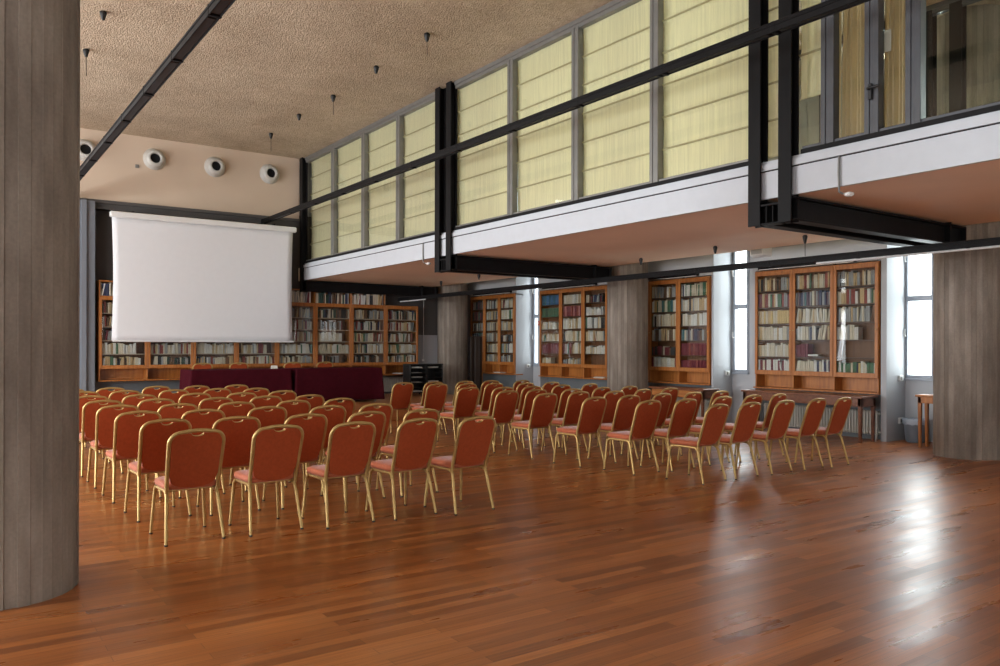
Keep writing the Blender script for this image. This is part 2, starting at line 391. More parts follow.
wl = ['narrow window behind the camera side niche', 'narrow window beyond the round column', 'tall narrow bright window beside the foreground round column',
      'tall narrow bright window between the two desks', 'slim bright window beside the fire sign']
for i, (a, b) in enumerate(WINS): narrow_window(i + 1, a, b, wl[i])

# concrete columns, board-marked
def column(x, y, r, label, z1=CZ):
    m = MB(); n = 40; rr = random.Random(int(x * 10 + y * 3)); vs = []
    for k in range(n):
        q = r * (1 + rr.uniform(-.012, .012))
        for a in (k + .03, k + .97):
            vs.append((x + q * math.cos(2 * PI * a / n), y + q * math.sin(2 * PI * a / n)))
    L = len(vs)
    V = [(p[0], p[1], 0) for p in vs] + [(p[0], p[1], z1) for p in vs]
    F = [(i, (i + 1) % L, (i + 1) % L + L, i + L) for i in range(L)]
    m.add(V, F); m.add(V[:L], [tuple(range(L))[::-1]]); m.add(V[L:], [tuple(range(L))])
    o = m.build('concrete_column', M['conc'], None, (x, y, 0)); return struct(o, label, 'column')
column(.32, 6.10, .455, 'massive board-marked concrete column in front of the chair rows, cut by the frame')
column(12.34, 5.61, .46, 'round grey concrete column standing by the small side table')
column(12.30, 12.66, .44, 'round concrete column between the drawer desk and the bookcase with red volumes')
column(12.30, 19.92, .44, 'round concrete column in the corner behind the magazine rack')
column(.40, -1.1, .46, 'concrete column behind the camera')
column(12.32, -1.5, .47, 'concrete column on the window side behind the camera')

# ------------------------------------------------------------------ gallery (mezzanine)
g = MB(); g.box(GX + .02, GX2, YR, YB, SZ, 3.62)
struct(g.build('gallery_slab', M['soffit']), 'buff plaster underside of the upper gallery', 'gallery')
f = MB()
f.box(GX - .02, GX + .02, YR, 19.72, SZ - .01, 3.575); f.box(GX - .035, GX + .1, YR, 19.72, 3.59, 3.66); f.box(GX - .01, GX + .1, YR, 19.72, 3.575, 3.59, 1)
f.box(GX, GX + .1, YR, 19.72, 3.66, 3.70)
struct(f.build('gallery_fascia', [M['white_fascia'], M['steel']]), 'white fascia band along the gallery edge', 'fascia')

def h_section(m, p0, p1, w, h, tf, axis, mi=0):
    """H section: axis 'z' upright (flanges facing -X/+X), or 'x' horizontal (flanges top/bottom)"""
    (x0, y0, z0), (x1, y1, z1) = p0, p1
    if axis == 'z':
        m.bbox(x0, x0 + tf, y0, y1, z0, z1, .003, mi); m.bbox(x1 - tf, x1, y0, y1, z0, z1, .003, mi)
        yc = (y0 + y1) / 2; m.box(x0 + tf, x1 - tf, yc - tf / 2, yc + tf / 2, z0, z1, mi)
    else:
        m.bbox(x0, x1, y0, y1, z0, z0 + tf, .003, mi); m.bbox(x0, x1, y0, y1, z1 - tf, z1, .003, mi)
        yc = (y0 + y1) / 2; m.box(x0, x1, yc - tf / 2, yc + tf / 2, z0 + tf, z1 - tf, mi)

def hanger(yc, label, near_only=False):
    t = thing('steel_hanger_frame', (GX, yc, 2.97), label, 'steel frame', 'steel hangers of the gallery', 0, 'structure')
    mem = [(-.25, -.085), (.15, .315)] if not near_only else [(-.25, -.085)]
    for a, b in mem:
        p = MB(); h_section(p, (-.09, a, 0), (.06, b, CZ - 2.97), 0, 0, .022, 'z'); p.build('post', M['steel'], t)
        q = MB(); h_section(q, (-.04, a, .02), (GX2 - GX, b, .285), 0, 0, .022, 'x')
        q.bbox(GX2 - GX - .46, GX2 - GX - .42, a, b, .03, .33); q.bbox(GX2 - GX - .02, GX2 - GX, a, b, .02, .285)
        q.build('beam', M['steel'], t)
        r_ = MB(); h_section(r_, (GX2 - GX - .16, a, .66), (GX2 - GX - .01, b, CZ - 2.97), 0, 0, .022, 'z'); r_.build('post', M['steel'], t)
    if not near_only:
        b = MB()
        b.bbox(-.08, .05, -.085, .15, .21, .235); b.bbox(-.08, .05, -.085, .15, 0, .02)
        for yy in (-.01, .075): b.bbox(-.08, .05, yy - .008, yy + .008, .02, .21)
        b.bbox(GX2 - GX - .02, GX2 - GX, -.085, .15, .02, .285)
        b.build('bracket', M['steel'], t)
    return t
hanger(5.56, 'dark twin steel post and beam hung across the gallery near the foreground column')
hanger(12.66, 'dark twin steel post and beam hung halfway along the gallery')
hanger(19.92, 'dark steel post and beam in the corner beside the screen', True)
hanger(-1.5, 'dark twin steel post and beam behind the camera')

# gallery glazing: one window unit per bay
def glazing(n, y_hi, y_lo, mull, label, x=GX + .03, fm=None):
    fm = fm or M['alu']
    t = thing('window_%d' % n, (x, y_lo, 3.70), label, 'window', None, 0, 'structure')
    H = CZ - 3.70; L = y_hi - y_lo
    f = MB()
    q = MB().bbox(-.05, .07, 0, L, 0, .05); f.bbox(-.02, .06, 0, L, .05, .085); f.bbox(-.03, .07, 0, L, H - .13, H); f.bbox(-.05, .07, 0, L, H - .07, H)
    f.build('window_frame', fm, t); q.build('bottom_rail', M['steel'], t)
    ys = [0] + [m - y_lo for m in mull] + [L]
    for m_ in mull:
        yy = m_ - y_lo
        a = MB(); a.bbox(-.04, .07, yy - .075, yy - .02, .05, H - .1); a.bbox(-.03, .06, yy - .02, yy + .02, .05, H - .1); a.bbox(-.04, .07, yy + .02, yy + .075, .05, H - .1)
        a.build('mullion', fm, t)
    ys.sort()
    for a, b in zip(ys, ys[1:]):
        MB().box(.03, .042, a + .03, b - .03, .085, H - .13).build('pane', M['glass'], t)
    return t
MUL1 = [17.95, 16.27, 14.62]; MUL2 = [10.68, 9.04, 7.44]
glazing(6, 19.66, 12.98, MUL1, 'gallery glazing in front of the four farthest yellow blinds')
glazing(7, 12.4, 5.88, MUL2, 'gallery glazing in front of the four nearer yellow blinds')
glazing(8, 5.24, -1.1, [4.93, 4.44, 4.02, 2.4, .8], 'gallery glazing with curtains showing behind it', fm=M['dark_alu'])
glazing(9, -1.86, YR, [-3.5, -5.2], 'gallery glazing behind the camera')
# rear side of the gallery
glazing(10, 19.66, 8.9, [17.9, 16.2, 14.5, 12.85, 11.0], 'rear glazing of the gallery behind the blinds', GX2 - .12)
glazing(11, 8.88, -1.2, [7.40, 6.60, 4.4, 2.7, 1.0], 'rear glazing of the gallery behind the tan curtains', GX2 - .12, M['dark_alu'])

# roman blinds
def blind(y0, y1, label, z0=3.76, z1=6.30, x=GX + .12, n=6, tilt=0):
    H = z1 - z0; nz = 73
    def P(i, j):
        u = j / (nz - 1); fold = (u * n) % 1.0
        d = .03 * math.exp(-((min(fold, 1 - fold)) / .05) ** 2)
        return Vector((x - d + .004 * math.sin(i * 1.3 + j * .2), y0 + (y1 - y0) * i / 12, z0 + H * u))
    o = MB().sheet(P, 13, nz, .008, 0, (1, 0, 0)).build('roman_blind', M['blind'], None, (x, (y0 + y1) / 2, z0))
    L = (y1 - y0) / 2
    for k in range(1, n):
        MB().bbox(-.044, -.024, -L, L, H * k / n - .011, H * k / n + .011, .004).build('batten_pocket', M['blind_seam'], o)
    return tag(o, label, 'blind', 'yellow roman blinds in the gallery windows')
b1 = [19.62] + MUL1 + [13.0]
for i in range(4): blind(b1[i + 1] + .06, b1[i] - .06, 'pale yellow roman blind, %s window from the screen end of the gallery' % ORD[i + 1])
b2 = [12.62] + MUL2 + [5.50]
for i in range(4): blind(b2[i + 1] + .06, b2[i] - .06, 'pale yellow roman blind, %s window past the middle steel post' % ORD[i + 1])
blind(5.0, 5.34, 'half-raised narrow yellow blind beside the foreground steel post', 4.33, 6.3, GX + .14, 4)

def curtain(y0, y1, label, x, pinch=.0):
    nz, nu = 16, 61; z0, z1 = 3.68, 6.36
    def P(i, j):
        u = i / (nu - 1); h = j / (nz - 1)
        k = 1 - pinch * math.sin(PI * min(1, (1 - h) * 1.1)) ** 2
        yc = (y0 + y1) / 2
        return Vector((x + .05 * math.sin(u * 6 * 2 * PI + .5 * math.sin(h * 3)) + .02 * math.sin(u * 15 + h * 2), yc + (y0 - yc + (y1 - y0) * u) * k, z0 + (z1 - z0) * h))
    o = MB().sheet(P, nu, nz, .006, 0, (1, 0, 0)).build('curtain', M['curtain'], None, (x, (y0 + y1) / 2, z0))
    return tag(o, label, 'curtain', 'tan curtains in the gallery')
CX = GX + .22
curtain(4.55, 4.90, 'gathered tan curtain between the half-raised blind and the dark lever handle', CX, .1)
curtain(4.12, 4.43, 'gathered tan curtain with a pale paper pinned on it upstairs', CX, .1)
curtain(5.02, 5.22, 'narrow tan curtain below the half-raised blind upstairs', CX + .12)
o = MB().bbox(CX - .09, CX - .083, 4.31, 4.40, 4.58, 4.80, .001).build('paper_sheet', M['paper']); tag(o, 'pale sheet of paper pinned on the upstairs curtain', 'paper')
t = thing('window_handle', (GX - .01, 4.44, 4.17), 'dark lever handle on the upstairs window frame', 'handle')
MB().bbox(-.03, 0, -.02, .02, -.08, .08).build('backplate', M['black'], t)
MB().tube([(-.03, 0, .02), (-.07, 0, .02), (-.08, -.03, .02), (-.08, -.13, .02)], .012, 6).build('lever', M['black'], t)

# conduit drops with small fittings on the fascia
for y, lab in ((4.77, 'short grey conduit with white fitting on the fascia near the foreground steel post'), (13.5, 'short grey conduit with white fitting on the fascia near the middle steel post')):
    t = thing('conduit_drop', (GX - .04, y, 3.22), lab, 'conduit', 'conduits on the gallery fascia')
    MB().tube([(0, 0, .36), (0, .004, .2), (0, 0, .06), (.0, 0, -.01), (.04, -.02, -.03)], .011, 8).build('conduit', M['alu'], t)
    m = MB(); m.lathe([(.02, 0), (.045, .01), (.05, .035), (.02, .05)], (.09, -.06, -.06), 12); m.tube([(.04, -.02, -.03), (.09, -.06, -.02)], .01, 6)
    m.build('fitting', M['white'], t)

# ------------------------------------------------------------------ lighting tracks
def track(x, z, y0, y1, w, h, label, tubes=()):
    t = thing('lighting_track', (x, y1, z), label, 'lighting track', 'black lighting tracks')
    L = y1 - y0; m = MB()
    m.bbox(-w / 2, w / 2, -L, 0, h * .30, h / 2, .004); m.bbox(-w / 2, -w / 2 + .014, -L, 0, -h / 2, h * .32, .003); m.bbox(w / 2 - .014, w / 2, -L, 0, -h / 2, h * .32, .003)
    m.bbox(-w * .58, w * .58, -L, 0, h * .08, h * .14, .003)
    m.build('channel', M['steel'], t)
    yy = -.6
    while yy > -L:
        MB().bbox(-w / 2 + .014, w / 2 - .014, max(yy - 1.32, -L), yy, -h * .40, -h * .22, .006).build('lamp_louvre', M['black'], t)
        MB().bbox(-w / 2 - .004, w / 2 + .004, yy + .02, yy + .06, -h / 2 - .004, h / 2, .002).build('clamp', M['steel'], t)
        yy -= 1.45
    for a, b in tubes:
        MB().tube([(w * .2, a - y1, -h / 2 - .012), (w * .2, b - y1, -h / 2 - .012)], .016, 8).build('fluorescent_tube', M['white'], t)
    return t
track(6.66, 4.70, -3, 19.88, .10, .105, 'long black track crossing in front of the gallery windows')
track(2.12, 4.75, -3, 19.88, .12, .10, 'black track under the ceiling above the left chairs')
track(10.5, 2.878, -3, 19.85, .075, .095, 'low black track hung under the gallery beams', ((-2.5, 6.9), (18.4, 19.8)))

# ceiling anchors
def anchor(x, y, zt, wire, label, s=1.0):
    t = thing('ceiling_anchor', (x, y, zt), label, 'ceiling fitting', 'small black ceiling fittings')
    MB().lathe([(.028 * s, 0), (.05 * s, -.02), (.045 * s, -.05), (.02 * s, -.13)], n=10).build('cup', M['black'], t)
    if wire: MB().tube([(0, 0, -.12), (.004, 0, -.12 - wire)], .005, 5).build('wire', M['black'], t)
for i, (x, y, wr) in enumerate(((1.93, 12.74, 0), (1.95, 14.53, .32), (6.15, 10.73, .22), (6.16, 12.5, 0), (6.2, 14.43, .26), (6.13, 16.03, 0), (6.16, 17.84, .3))):
    anchor(x, y, CZ, wr, ['short black ceiling fitting above the left end track', 'black ceiling fitting with hanging wire left of the track', 'black ceiling fitting with wire, nearest of the line by the gallery',
                          'wireless black ceiling fitting, second in the line by the gallery', 'black ceiling fitting with wire, third in the line by the gallery',
                          'wireless black ceiling fitting, fourth in the line by the gallery', 'black ceiling fitting with wire, nearest the cream back wall'][i])
for i, (x, y, wr) in enumerate(((10.7, 17.9, 0), (10.37, 15.62, 0), (10.97, 10.93, 0), (10.65, 8.88, 0), (10.69, 7.21, .2))):
    anchor(x, y, SZ, wr, 'small black fitting under the gallery, %s from the screen end' % ORD[i + 1], .75)

# round air nozzles
for i, x in enumerate((2.65, 4.10, 5.48, 6.83)):
    t = thing('air_nozzle', (x, 19.9, 5.93), 'white round air nozzle, %s along the cream wall from the large column' % ORD[i + 1], 'air nozzle', 'round air nozzles on the cream wall')
    R = Matrix.Rotation(PI / 2, 4, 'X')
    MB().lathe([(.245, 0), (.25, .02), (.235, .035), (.225, .05)], n=32, M=R).build('flange', M['nozzle'], t)
    MB().lathe([(.225, .03), (.22, .09), (.195, .15), (.155, .185), (.125, .195), (.115, .18), (.112, .06)], n=32, M=R, capt=False, capb=False).build('bowl', M['nozzle'], t)
    MB().lathe([(.116, .05), (.112, .10)], n=24, M=R).build('duct', M['hole'], t)
tag(MB().bbox(3.69, 3.77, 19.88, 19.9, 5.68, 5.76).build('wall_plate', M['alu']), 'small square grey plate between two air nozzles', 'wall plate')

# ------------------------------------------------------------------ projection screen
t = thing('projection_screen', (5.12, 19.2, 1.65), 'large white pulled-down projection screen in front of the bookcases', 'screen')
def P(i, j):
    u, h = i / 30, j / 20
    hw = 2.05 - .03 * math.sin(PI * h)
    return Vector((.02 - hw + 2 * hw * u, .03 * math.sin(PI * u) * math.sin(PI * h) - .015 * math.sin(2 * PI * u), .04 + 2.72 * h))
MB().sheet(P, 31, 21, .004, 0, (0, 1, 0)).build('screen_fabric', M['screen'], t)
MB().tube([(-2.01, 0, .03), (2.10, 0, .03)], .018, 10).build('bottom_bar', M['white'], t)
m = MB(); m.bbox(-2.07, 2.15, -.06, .07, 2.75, 2.88, .02); m.build('screen_case', M['white'], t)
for s in (-1.6, 1.6): MB().bbox(s - .02, s + .02, -.01, .72, 2.88, 2.92).bbox(s - .02, s + .02, .70, .73, 2.88, 3.05).build('wall_bracket', M['steel'], t)

# ------------------------------------------------------------------ podium
struct(MB().bbox(3.6, 11.5, 15.2, 19.95, 0, .26, .01).build('podium', M['podium']), 'low wooden podium under the burgundy tables', 'podium')
PZ = .26

# ------------------------------------------------------------------ books
PAL = {
 'cream': (.58, .52, .40), 'white': (.66, .65, .61), 'tan': (.50, .36, .19), 'yellow': (.58, .43, .18), 'grey': (.30, .31, .31), 'brown': (.14, .075, .04),
 'red': (.27, .055, .04), 'dark red': (.17, .016, .028), 'green': (.07, .16, .09), 'dark green': (.03, .07, .055), 'blue': (.06, .16, .32), 'navy': (.035, .045, .10), 'teal': (.05, .15, .17), 'purple': (.09, .045, .07), 'black': (.025, .024, .026), 'pink': (.50, .22, .20)}
BM = {k: mat_noise('book_' + k.replace(' ', '_'), c, .6, .14, (30, 30, 5)) for k, c in PAL.items()}
PAGES = mat_noise('book_pages', (.60, .54, .43), .85, .08, (4, 4, 90))
BKEYS = list(PAL); BIDX = {k: i for i, k in enumerate(BKEYS)}
def book_mesh(m, th, dp, ht, x, y, z, lean, ci, pi, Mx=None):
    """book standing with its rounded spine to -y (front); covers + recessed page block; title bands are left plain"""
    T = Matrix.Translation((x, y, z)) @ Matrix.Rotation(lean, 4, 'Y')
    if Mx is not None: T = Mx @ T
    c = min(.004, th * .12); e = .004
    # rounded spine and covers as one U-shaped shell
    prof = [(0, dp), (0, .006), (th * .22, 0), (th * .78, 0), (th, .006), (th, dp), (th - c, dp), (th - c, .01), (c, .01), (c, dp)]
    n = len(prof)
    vs = [T @ Vector((a, b, 0)) for a, b in prof] + [T @ Vector((a, b, ht)) for a, b in prof]
    fs = [(i, (i + 1) % n, (i + 1) % n + n, i + n) for i in range(n)]
    for o in (0, n):
        for q in ((0, 1, 8, 9), (1, 2, 7, 8), (2, 3, 7, 7), (3, 4, 7, 7), (4, 5, 6, 7)):
            q = [a + o for a in dict.fromkeys(q)]; fs.append(tuple(q))
    m.add(vs, fs, ci)
    m.box(c, th - c, .011, dp - e, e, ht - e, pi, T)

# each shelf: (palette weights, fill, height fraction range, thickness range, lean chance)
MIX = {
 'mix': [('cream', 5), ('white', 4), ('tan', 3), ('grey', 3), ('red', 1.5), ('green', 1), ('dark red', 1), ('brown', 2), ('black', 1), ('navy', 1)],
 'pale': [('cream', 6), ('white', 5), ('tan', 2), ('grey', 1), ('green', .6), ('black', .5)],
 'yellow': [('yellow', 6), ('tan', 4), ('cream', 2)],
 'warm': [('red', 2.2), ('cream', 4), ('tan', 3), ('brown', 1.5), ('dark red', 1), ('white', 2), ('grey', 1.5), ('green', .5)],
 'purple': [('teal', .7), ('purple', 4), ('grey', 3), ('brown', 2), ('cream', 1), ('navy', 1), ('dark red', 1)],
 'dkred': [('dark red', 8), ('red', 1)], 'redset': [('red', 1), ('dark red', 3)], 'dkred_white': [('dark red', 3), ('white', 4), ('cream', 3)],
 'cream_navy': [('cream', 6), ('white', 3), ('navy', 2)], 'grey': [('grey', 5), ('cream', 3), ('tan', 2), ('brown', 2), ('black', 1)],
 'greens': [('cream', 4), ('green', 2), ('white', 2), ('teal', 1), ('navy', 1), ('yellow', 1)],
 'blueset': [('blue', 4), ('teal', 2)], 'greenset': [('green', 6), ('dark green', 2)], 'pinkset': [('red', 2), ('pink', 1), ('dark red', 4)],
 'dark': [('black', 3), ('brown', 4), ('grey', 3), ('dark green', 2), ('cream', 2), ('dark red', 1), ('navy', 1)]}
def pick(mx, r):
    L = MIX[mx]; t = r.uniform(0, sum(w for _, w in L))
    for k, w_ in L:
        t -= w_
        if t <= 0: return k
    return L[-1][0]
INDIVIDUAL_MAX = 300
n_books = 0
stuff = MB()
def fill_shelf(T, x0, x1, y, z, gap, spec, r, namer):
    """fills one shelf; T maps cabinet space to world. namer(k) -> label prefix or None for the far, uncounted books"""
    global n_books
    mx, fill, hr, tr, lean = spec
    x = x0 + .004; k = 0; end = x0 + (x1 - x0) * fill
    run = None
    while x < end:
        th = r.uniform(*tr); ht = min(gap - .02, gap * r.uniform(*hr)); dp = r.uniform(.14, .19)
        if x + th > end: break
        col = pick(mx, r)
        if run and r.random() < .16: col, th2, ht = run[0], th, run[1]
        run = (col, ht)
        k += 1
        ln = 0; adv = th
        if r.random() < lean:
            ln = r.uniform(-.10, -.22) if r.random() < .25 else r.uniform(.10, .20)
            adv = th * math.cos(ln) + ht * abs(math.sin(ln)) * .22
        xx = x + (0 if ln >= 0 else ht * abs(math.sin(ln)) * .25)
        zz = z + .0015 + (th * math.sin(ln) if ln > 0 else 0)
        if xx + th + ht * max(0, math.sin(ln)) > x1 - .003 or xx - .0 + ht * min(0, math.sin(ln)) < x0:
            ln = 0; zz = z + .0015; xx = x; adv = th
        lab = namer(k, col) if namer else None
        yy = y + r.uniform(0, .012)
        if lab and n_books < INDIVIDUAL_MAX:
            n_books += 1
            m = MB(); book_mesh(m, th, dp, ht, 0, 0, 0, ln, 0, 1)
            o = m.build('book', [BM[col], PAGES]); o.matrix_world = T @ Matrix.Translation((xx, yy, zz))
            tag(o, lab, 'book', 'books behind the glass doors')
        else:
            book_mesh(stuff, th, dp, ht, xx, yy, zz, ln, BIDX[col], len(BKEYS), T)
        x += adv + r.choice((.0015, .0015, .003, .006))

# ------------------------------------------------------------------ bookcases
def bookcase(loc, rz, nb, bw, label, group, specs=None, seed=1, where=None, nshelf=6, upper=0.0, depth=.29, doorz=(1.06, 3.03), openz=(.82, 1.06), r_upper=None):
    """wall bookcase: glass doors above an open row of pigeonholes, hung on the wall. local x = along, y = depth, z up"""
    t = thing('bookcase', loc, label, 'bookcase', group, rz)
    W = nb * bw; z0, z1 = openz[0], doorz[1]; d = depth; ov = 0 if upper else .02
    c = MB()
    c.bbox(0, .03, .02, d, z0, z1); c.bbox(W - .03, W, .02, d, z0, z1)
    c.bbox(-ov * .25, W + ov * .25, .01, d, z1 - .03, z1 + .012)
    c.bbox(.03, W - .03, .02, d, doorz[0], doorz[0] + .03); c.bbox(-ov, W + ov, -.02, d, z0 - .03, z0)
    c.box(.03, W - .03, d - .015, d, z0, doorz[0]); c.box(.03, W - .03, d - .015, d, doorz[0], z1, 1)
    for i in range(1, nb):
        c.bbox(i * bw - .012, i * bw + .012, .03, d - .015, z0, z1 - .03)
    c.build('carcass', [M['wood'], M['back_panel']], t)
    r = random.Random(seed)
    T = Matrix.Translation(loc) @ Matrix.Rotation(rz, 4, 'Z')
    dz0, dz1 = doorz; S = .062; R = .085
    zs = [dz0 + .03 + (dz1 - .06 - dz0 - .03) * k / nshelf for k in range(nshelf + 1)]
    gap0 = zs[1] - zs[0]
    for i in range(nb):
        xa, xb = i * bw, (i + 1) * bw
        # shelves
        levels = zs[:-1]
        for k in range(1, nshelf):
            MB().bbox(xa + .03, xb - .03, .035, d - .015, levels[k] - .02, levels[k], .002).build('shelf', M['shelf_pale'] if upper else M['shelf_dark'], t)
        # door
        fr = MB()
        fr.bbox(xa + .004, xa + S, -.004, .018, dz0, dz1 - .003); fr.bbox(xb - S, xb - .004, -.004, .018, dz0, dz1 - .003)
        fr.bbox(xa + S, xb - S, -.004, .018, dz0, dz0 + R); fr.bbox(xa + S, xb - S, -.004, .018, dz1 - R, dz1 - .003)
        dr = fr.build('door', M['wood'], t)
        MB().box(xa + S - .005, xb - S + .005, .006, .010, dz0 + R - .005, dz1 - R + .005).build('glass_pane', M['case_glass'], dr)
        kx = xb - S / 2 if i % 2 == 0 else xa + S / 2
        MB().lathe([(.006, 0), (.006, .012), (.012, .016), (.012, .022), (.004, .026)], (kx, -.004, (dz0 + dz1) / 2 - .15), 8, 0, Matrix.Rotation(PI / 2, 4, 'X')).build('door_knob', M['gold'], dr)
        for k in range(nshelf):
            row = nshelf - k
            sp = specs[i][row - 1] if specs else (r.choice(['mix', 'mix', 'grey', 'warm', 'pale', 'dark']), r.choice((1, 1, 1, .9, .8)), (.68, .88), (.022, .05), .12)
            if sp is None: continue
            nm = None
            if where: nm = (lambda kk, col, i=i, row=row: '%s book, %s along the %s shelf down, %s door of %s' % (col, ORD[kk], ORD[row], ORD[i + 1], where))
            zz = levels[k] if k else dz0 + .03
            fill_shelf(T, xa + .032, xb - .032, .05, zz, gap0 - .02, sp, r, nm)
    if upper:
        u = MB(); zt = z1 + upper
        n = r_upper or nb
        for i in range(n + 1):
            u.bbox(max(0, i * bw - .012), min(n * bw, i * bw + .012) if i else .03, .03, d, z1 + .012, zt)
        u.bbox(0, n * bw, .02, d, zt, zt + .03); u.box(.02, n * bw - .02, d - .015, d, z1 + .012, zt)
        u.build('top_shelf', M['wood'], t)
        for i in range(n): fill_shelf(T, i * bw + .03, (i + 1) * bw - .03, .06, z1 + .013, upper, ('dark' if i % 2 else 'mix', r.choice((.9, 1, .95)), (.72, .93), (.022, .05), .25), r, None)
    return t
F1, F2, F3 = (.70, .90), (.78, .94), (.5, .7)
th1, th2 = (.025, .050), (.032, .060)
S1 = [[('grey', 1, F1, th1, .02), ('warm', 1, F2, th1, .02), ('yellow', 1, (.80, .86), th2, 0), ('pale', 1, F2, th1, .02), ('pale', 1, F1, th1, .04), ('dkred_white', 1, F2, th2, .04)],
      [('warm', 1, F2, th1, .03), ('purple', 1, F2, th1, 0), ('pale', .98, F2, th1, .25), ('mix', 1, F1, th1, .15), ('dkred', .38, F1, th1, 0), ('cream_navy', 1, F2, th2, .10)],
      [('grey', 1, F1, th1, .12), ('warm', 1, F1, th1, .02), ('grey', 1, F2, th1, .06), ('pale', .55, F1, th1, .05), None, ('greens', 1, F1, th1, .03)]]
S2 = [[('warm', 1, F1, th1, .1), ('greens', 1, F2, th1, .02), ('pale', 1, F2, th1, .02), ('grey', 1, F2, th2, .05), ('dark', .9, F3, th1, 0), ('dkred_white', 1, F2, th2, .05)],
      [('greens', 1, F2, th1, .02), ('pale', 1, F2, th1, .05), ('pale', 1, F2, th1, 0), ('purple', 1, F1, th2, .1), ('redset', 1, (.85, .88), th2, 0), ('dkred', 1, (.7, .72), th1, 0)],
      [('mix', 1, F1, th1, .05)] * 6]
S2 = [S2[2], S2[0], S2[1]]
S3 = [[('blueset', 1, (.85, .87), th1, 0), ('greenset', 1, (.78, .80), th1, 0), ('pale', .8, F3, th1, .05), ('pale', 1, F3, th1, .05), ('dkred', .9, F1, th1, .1), ('pale', .5, F3, th1, .2)],
      [('pale', 1, (.75, .78), th1, 0), ('pinkset', 1, (.85, .88), th1, 0), ('pale', 1, F2, th1, .2), ('pale', 1, F2, th1, .1), ('warm', 1, F2, th1, .1), ('grey', .9, F3, th1, .3)],
      [('dark', .8, F3, th1, .2), ('white_', .8, F3, th1, 0), ('pale', 1, F2, th1, .03), ('warm', .9, F2, th1, .05), ('pale', 1, F3, th1, .05), None]]
MIX['white_'] = [('white', 3), ('cream', 1), ('grey', 1)]
S4 = [[('dark', 1, F1, th1, .03)] * 6, [('grey', 1, F1, th1, .03)] * 6, [('mix', 1, F1, th1, .03), ('pale', 1, F2, th1, .03), ('grey', 1, F1, th1, .03), ('dark', .9, F3, th1, .1), ('mix', 1, F2, th1, .02), ('grey', 1, F1, th1, .03)]]
FX = 12.95
bookcase((FX, 9.83, 0), -PI / 2, 3, .83, 'three-door wooden bookcase full of books above the long desk', 'glass-fronted wooden bookcases', S1, 11, 'bookcase above long desk')
bookcase((FX, 13.5, 0), -PI / 2, 3, .85, 'wooden bookcase with dark red volumes above the drawer desk', 'glass-fronted wooden bookcases', S2, 12, 'bookcase above drawer desk')
bookcase((FX, 16.62, 0), -PI / 2, 3, .866, 'wooden bookcase with blue and green volumes beside the fire sign', 'glass-fronted wooden bookcases', S3, 13)
bookcase((FX, 19.98 - .01, 0), -PI / 2, 3, .745, 'shadowy wooden bookcase in the corner behind the dark folding screen', 'glass-fronted wooden bookcases', S4, 14)
bookcase((FX, 5.49, 0), -PI / 2, 3, .83, 'wooden bookcase hidden beyond the foreground round column', 'glass-fronted wooden bookcases', None, 15)
# back wall: four two-door cabinets side by side with an open top shelf
bx = 2.93
BL = ['beside the pale wall pier', 'behind the middle of the screen', 'beside the screen edge', 'at the magazine rack end']
for i in range(4):
    tb = bookcase((bx + i * 2.04, 19.8, 0), 0, 2, 1.02, 'two-door wooden bookcase on the back wall %s' % BL[i], 'glass-fronted wooden bookcases', None, 21 + i, None, 5, .33, .38, (1.05, 2.69), (.80, 1.05), 1 if i == 3 else 2)
    for j in range(2):
        MB().bbox(j * 1.02 + .44, j * 1.02 + .60, .04, .045, 1.081, 1.13, .001).build('label_card', M['paper'], tb)
bk = stuff.build('books', [BM[k] for k in BKEYS] + [PAGES])
tag(bk, 'rows of mixed old books filling the farther bookcases', 'books', None, 'stuff')
# leaning / lying extras in the nearest bookcase
m = MB(); book_mesh(m, .035, .17, .24, 0, 0, 0, 0, 0, 1); o = m.build('book', [BM['white'], PAGES])
o.matrix_world = Matrix.Translation((FX + .06, 8.24, 1.795)) @ Matrix.Rotation(-PI / 2, 4, 'Z') @ Matrix.Rotation(-PI / 2, 4, 'Y')
o.location = (FX + .06, 8.50, 1.42); tag(o, 'white book lying flat beside dark red books, bookcase above long desk', 'book', 'books behind the glass doors')
# loose papers in the pigeonholes
for (x, y, z, rz, lab) in ((FX + .12, 14.35, .822, .1, 'loose sheaf of papers in the pigeonhole of the blue and green bookcase'), (FX + .12, 18.6, .822, -.1, 'loose papers in the pigeonhole behind the folding screen'),
                           (10.55, 19.93, .802, .3, 'loose papers in the pigeonhole above the magazine rack')):
    m = MB()
    for k in range(4): m.box(-.11, .11, -.15, .15, k * .008, k * .008 + .006, 0, Matrix.Rotation(.12 * k, 4, 'Z'))
    o = m.build('paper_stack', M['paper']); o.location = (x, y, z); o.rotation_euler = (0, 0, rz); tag(o, lab, 'papers')

# strip lights on top of the window-side bookcases
for y0, y1, lab in ((7.75, 9.75, 'above the long desk'), (11.25, 13.3, 'above the drawer desk'), (14.4, 16.5, 'above the blue and green books'), (17.9, 19.8, 'in the dark corner')):
    t = thing('strip_light', (FX + .005, (y0 + y1) / 2, 3.043), 'thin dark strip light on the bookcase %s' % lab, 'strip light', 'strip lights on bookcases')
    L = (y1 - y0) / 2
    MB().bbox(-.03, .03, -L, L, .03, .075, .006).build('housing', M['steel'], t)
    MB().tube([(-.018, -L + .03, .026), (-.018, L - .03, .026)], .010, 8).build('lamp_tube', M['white'], t)
    for s in (-L * .6, L * .6): MB().bbox(-.02, .03, s - .02, s + .02, 0, .03).build('foot', M['steel'], t)

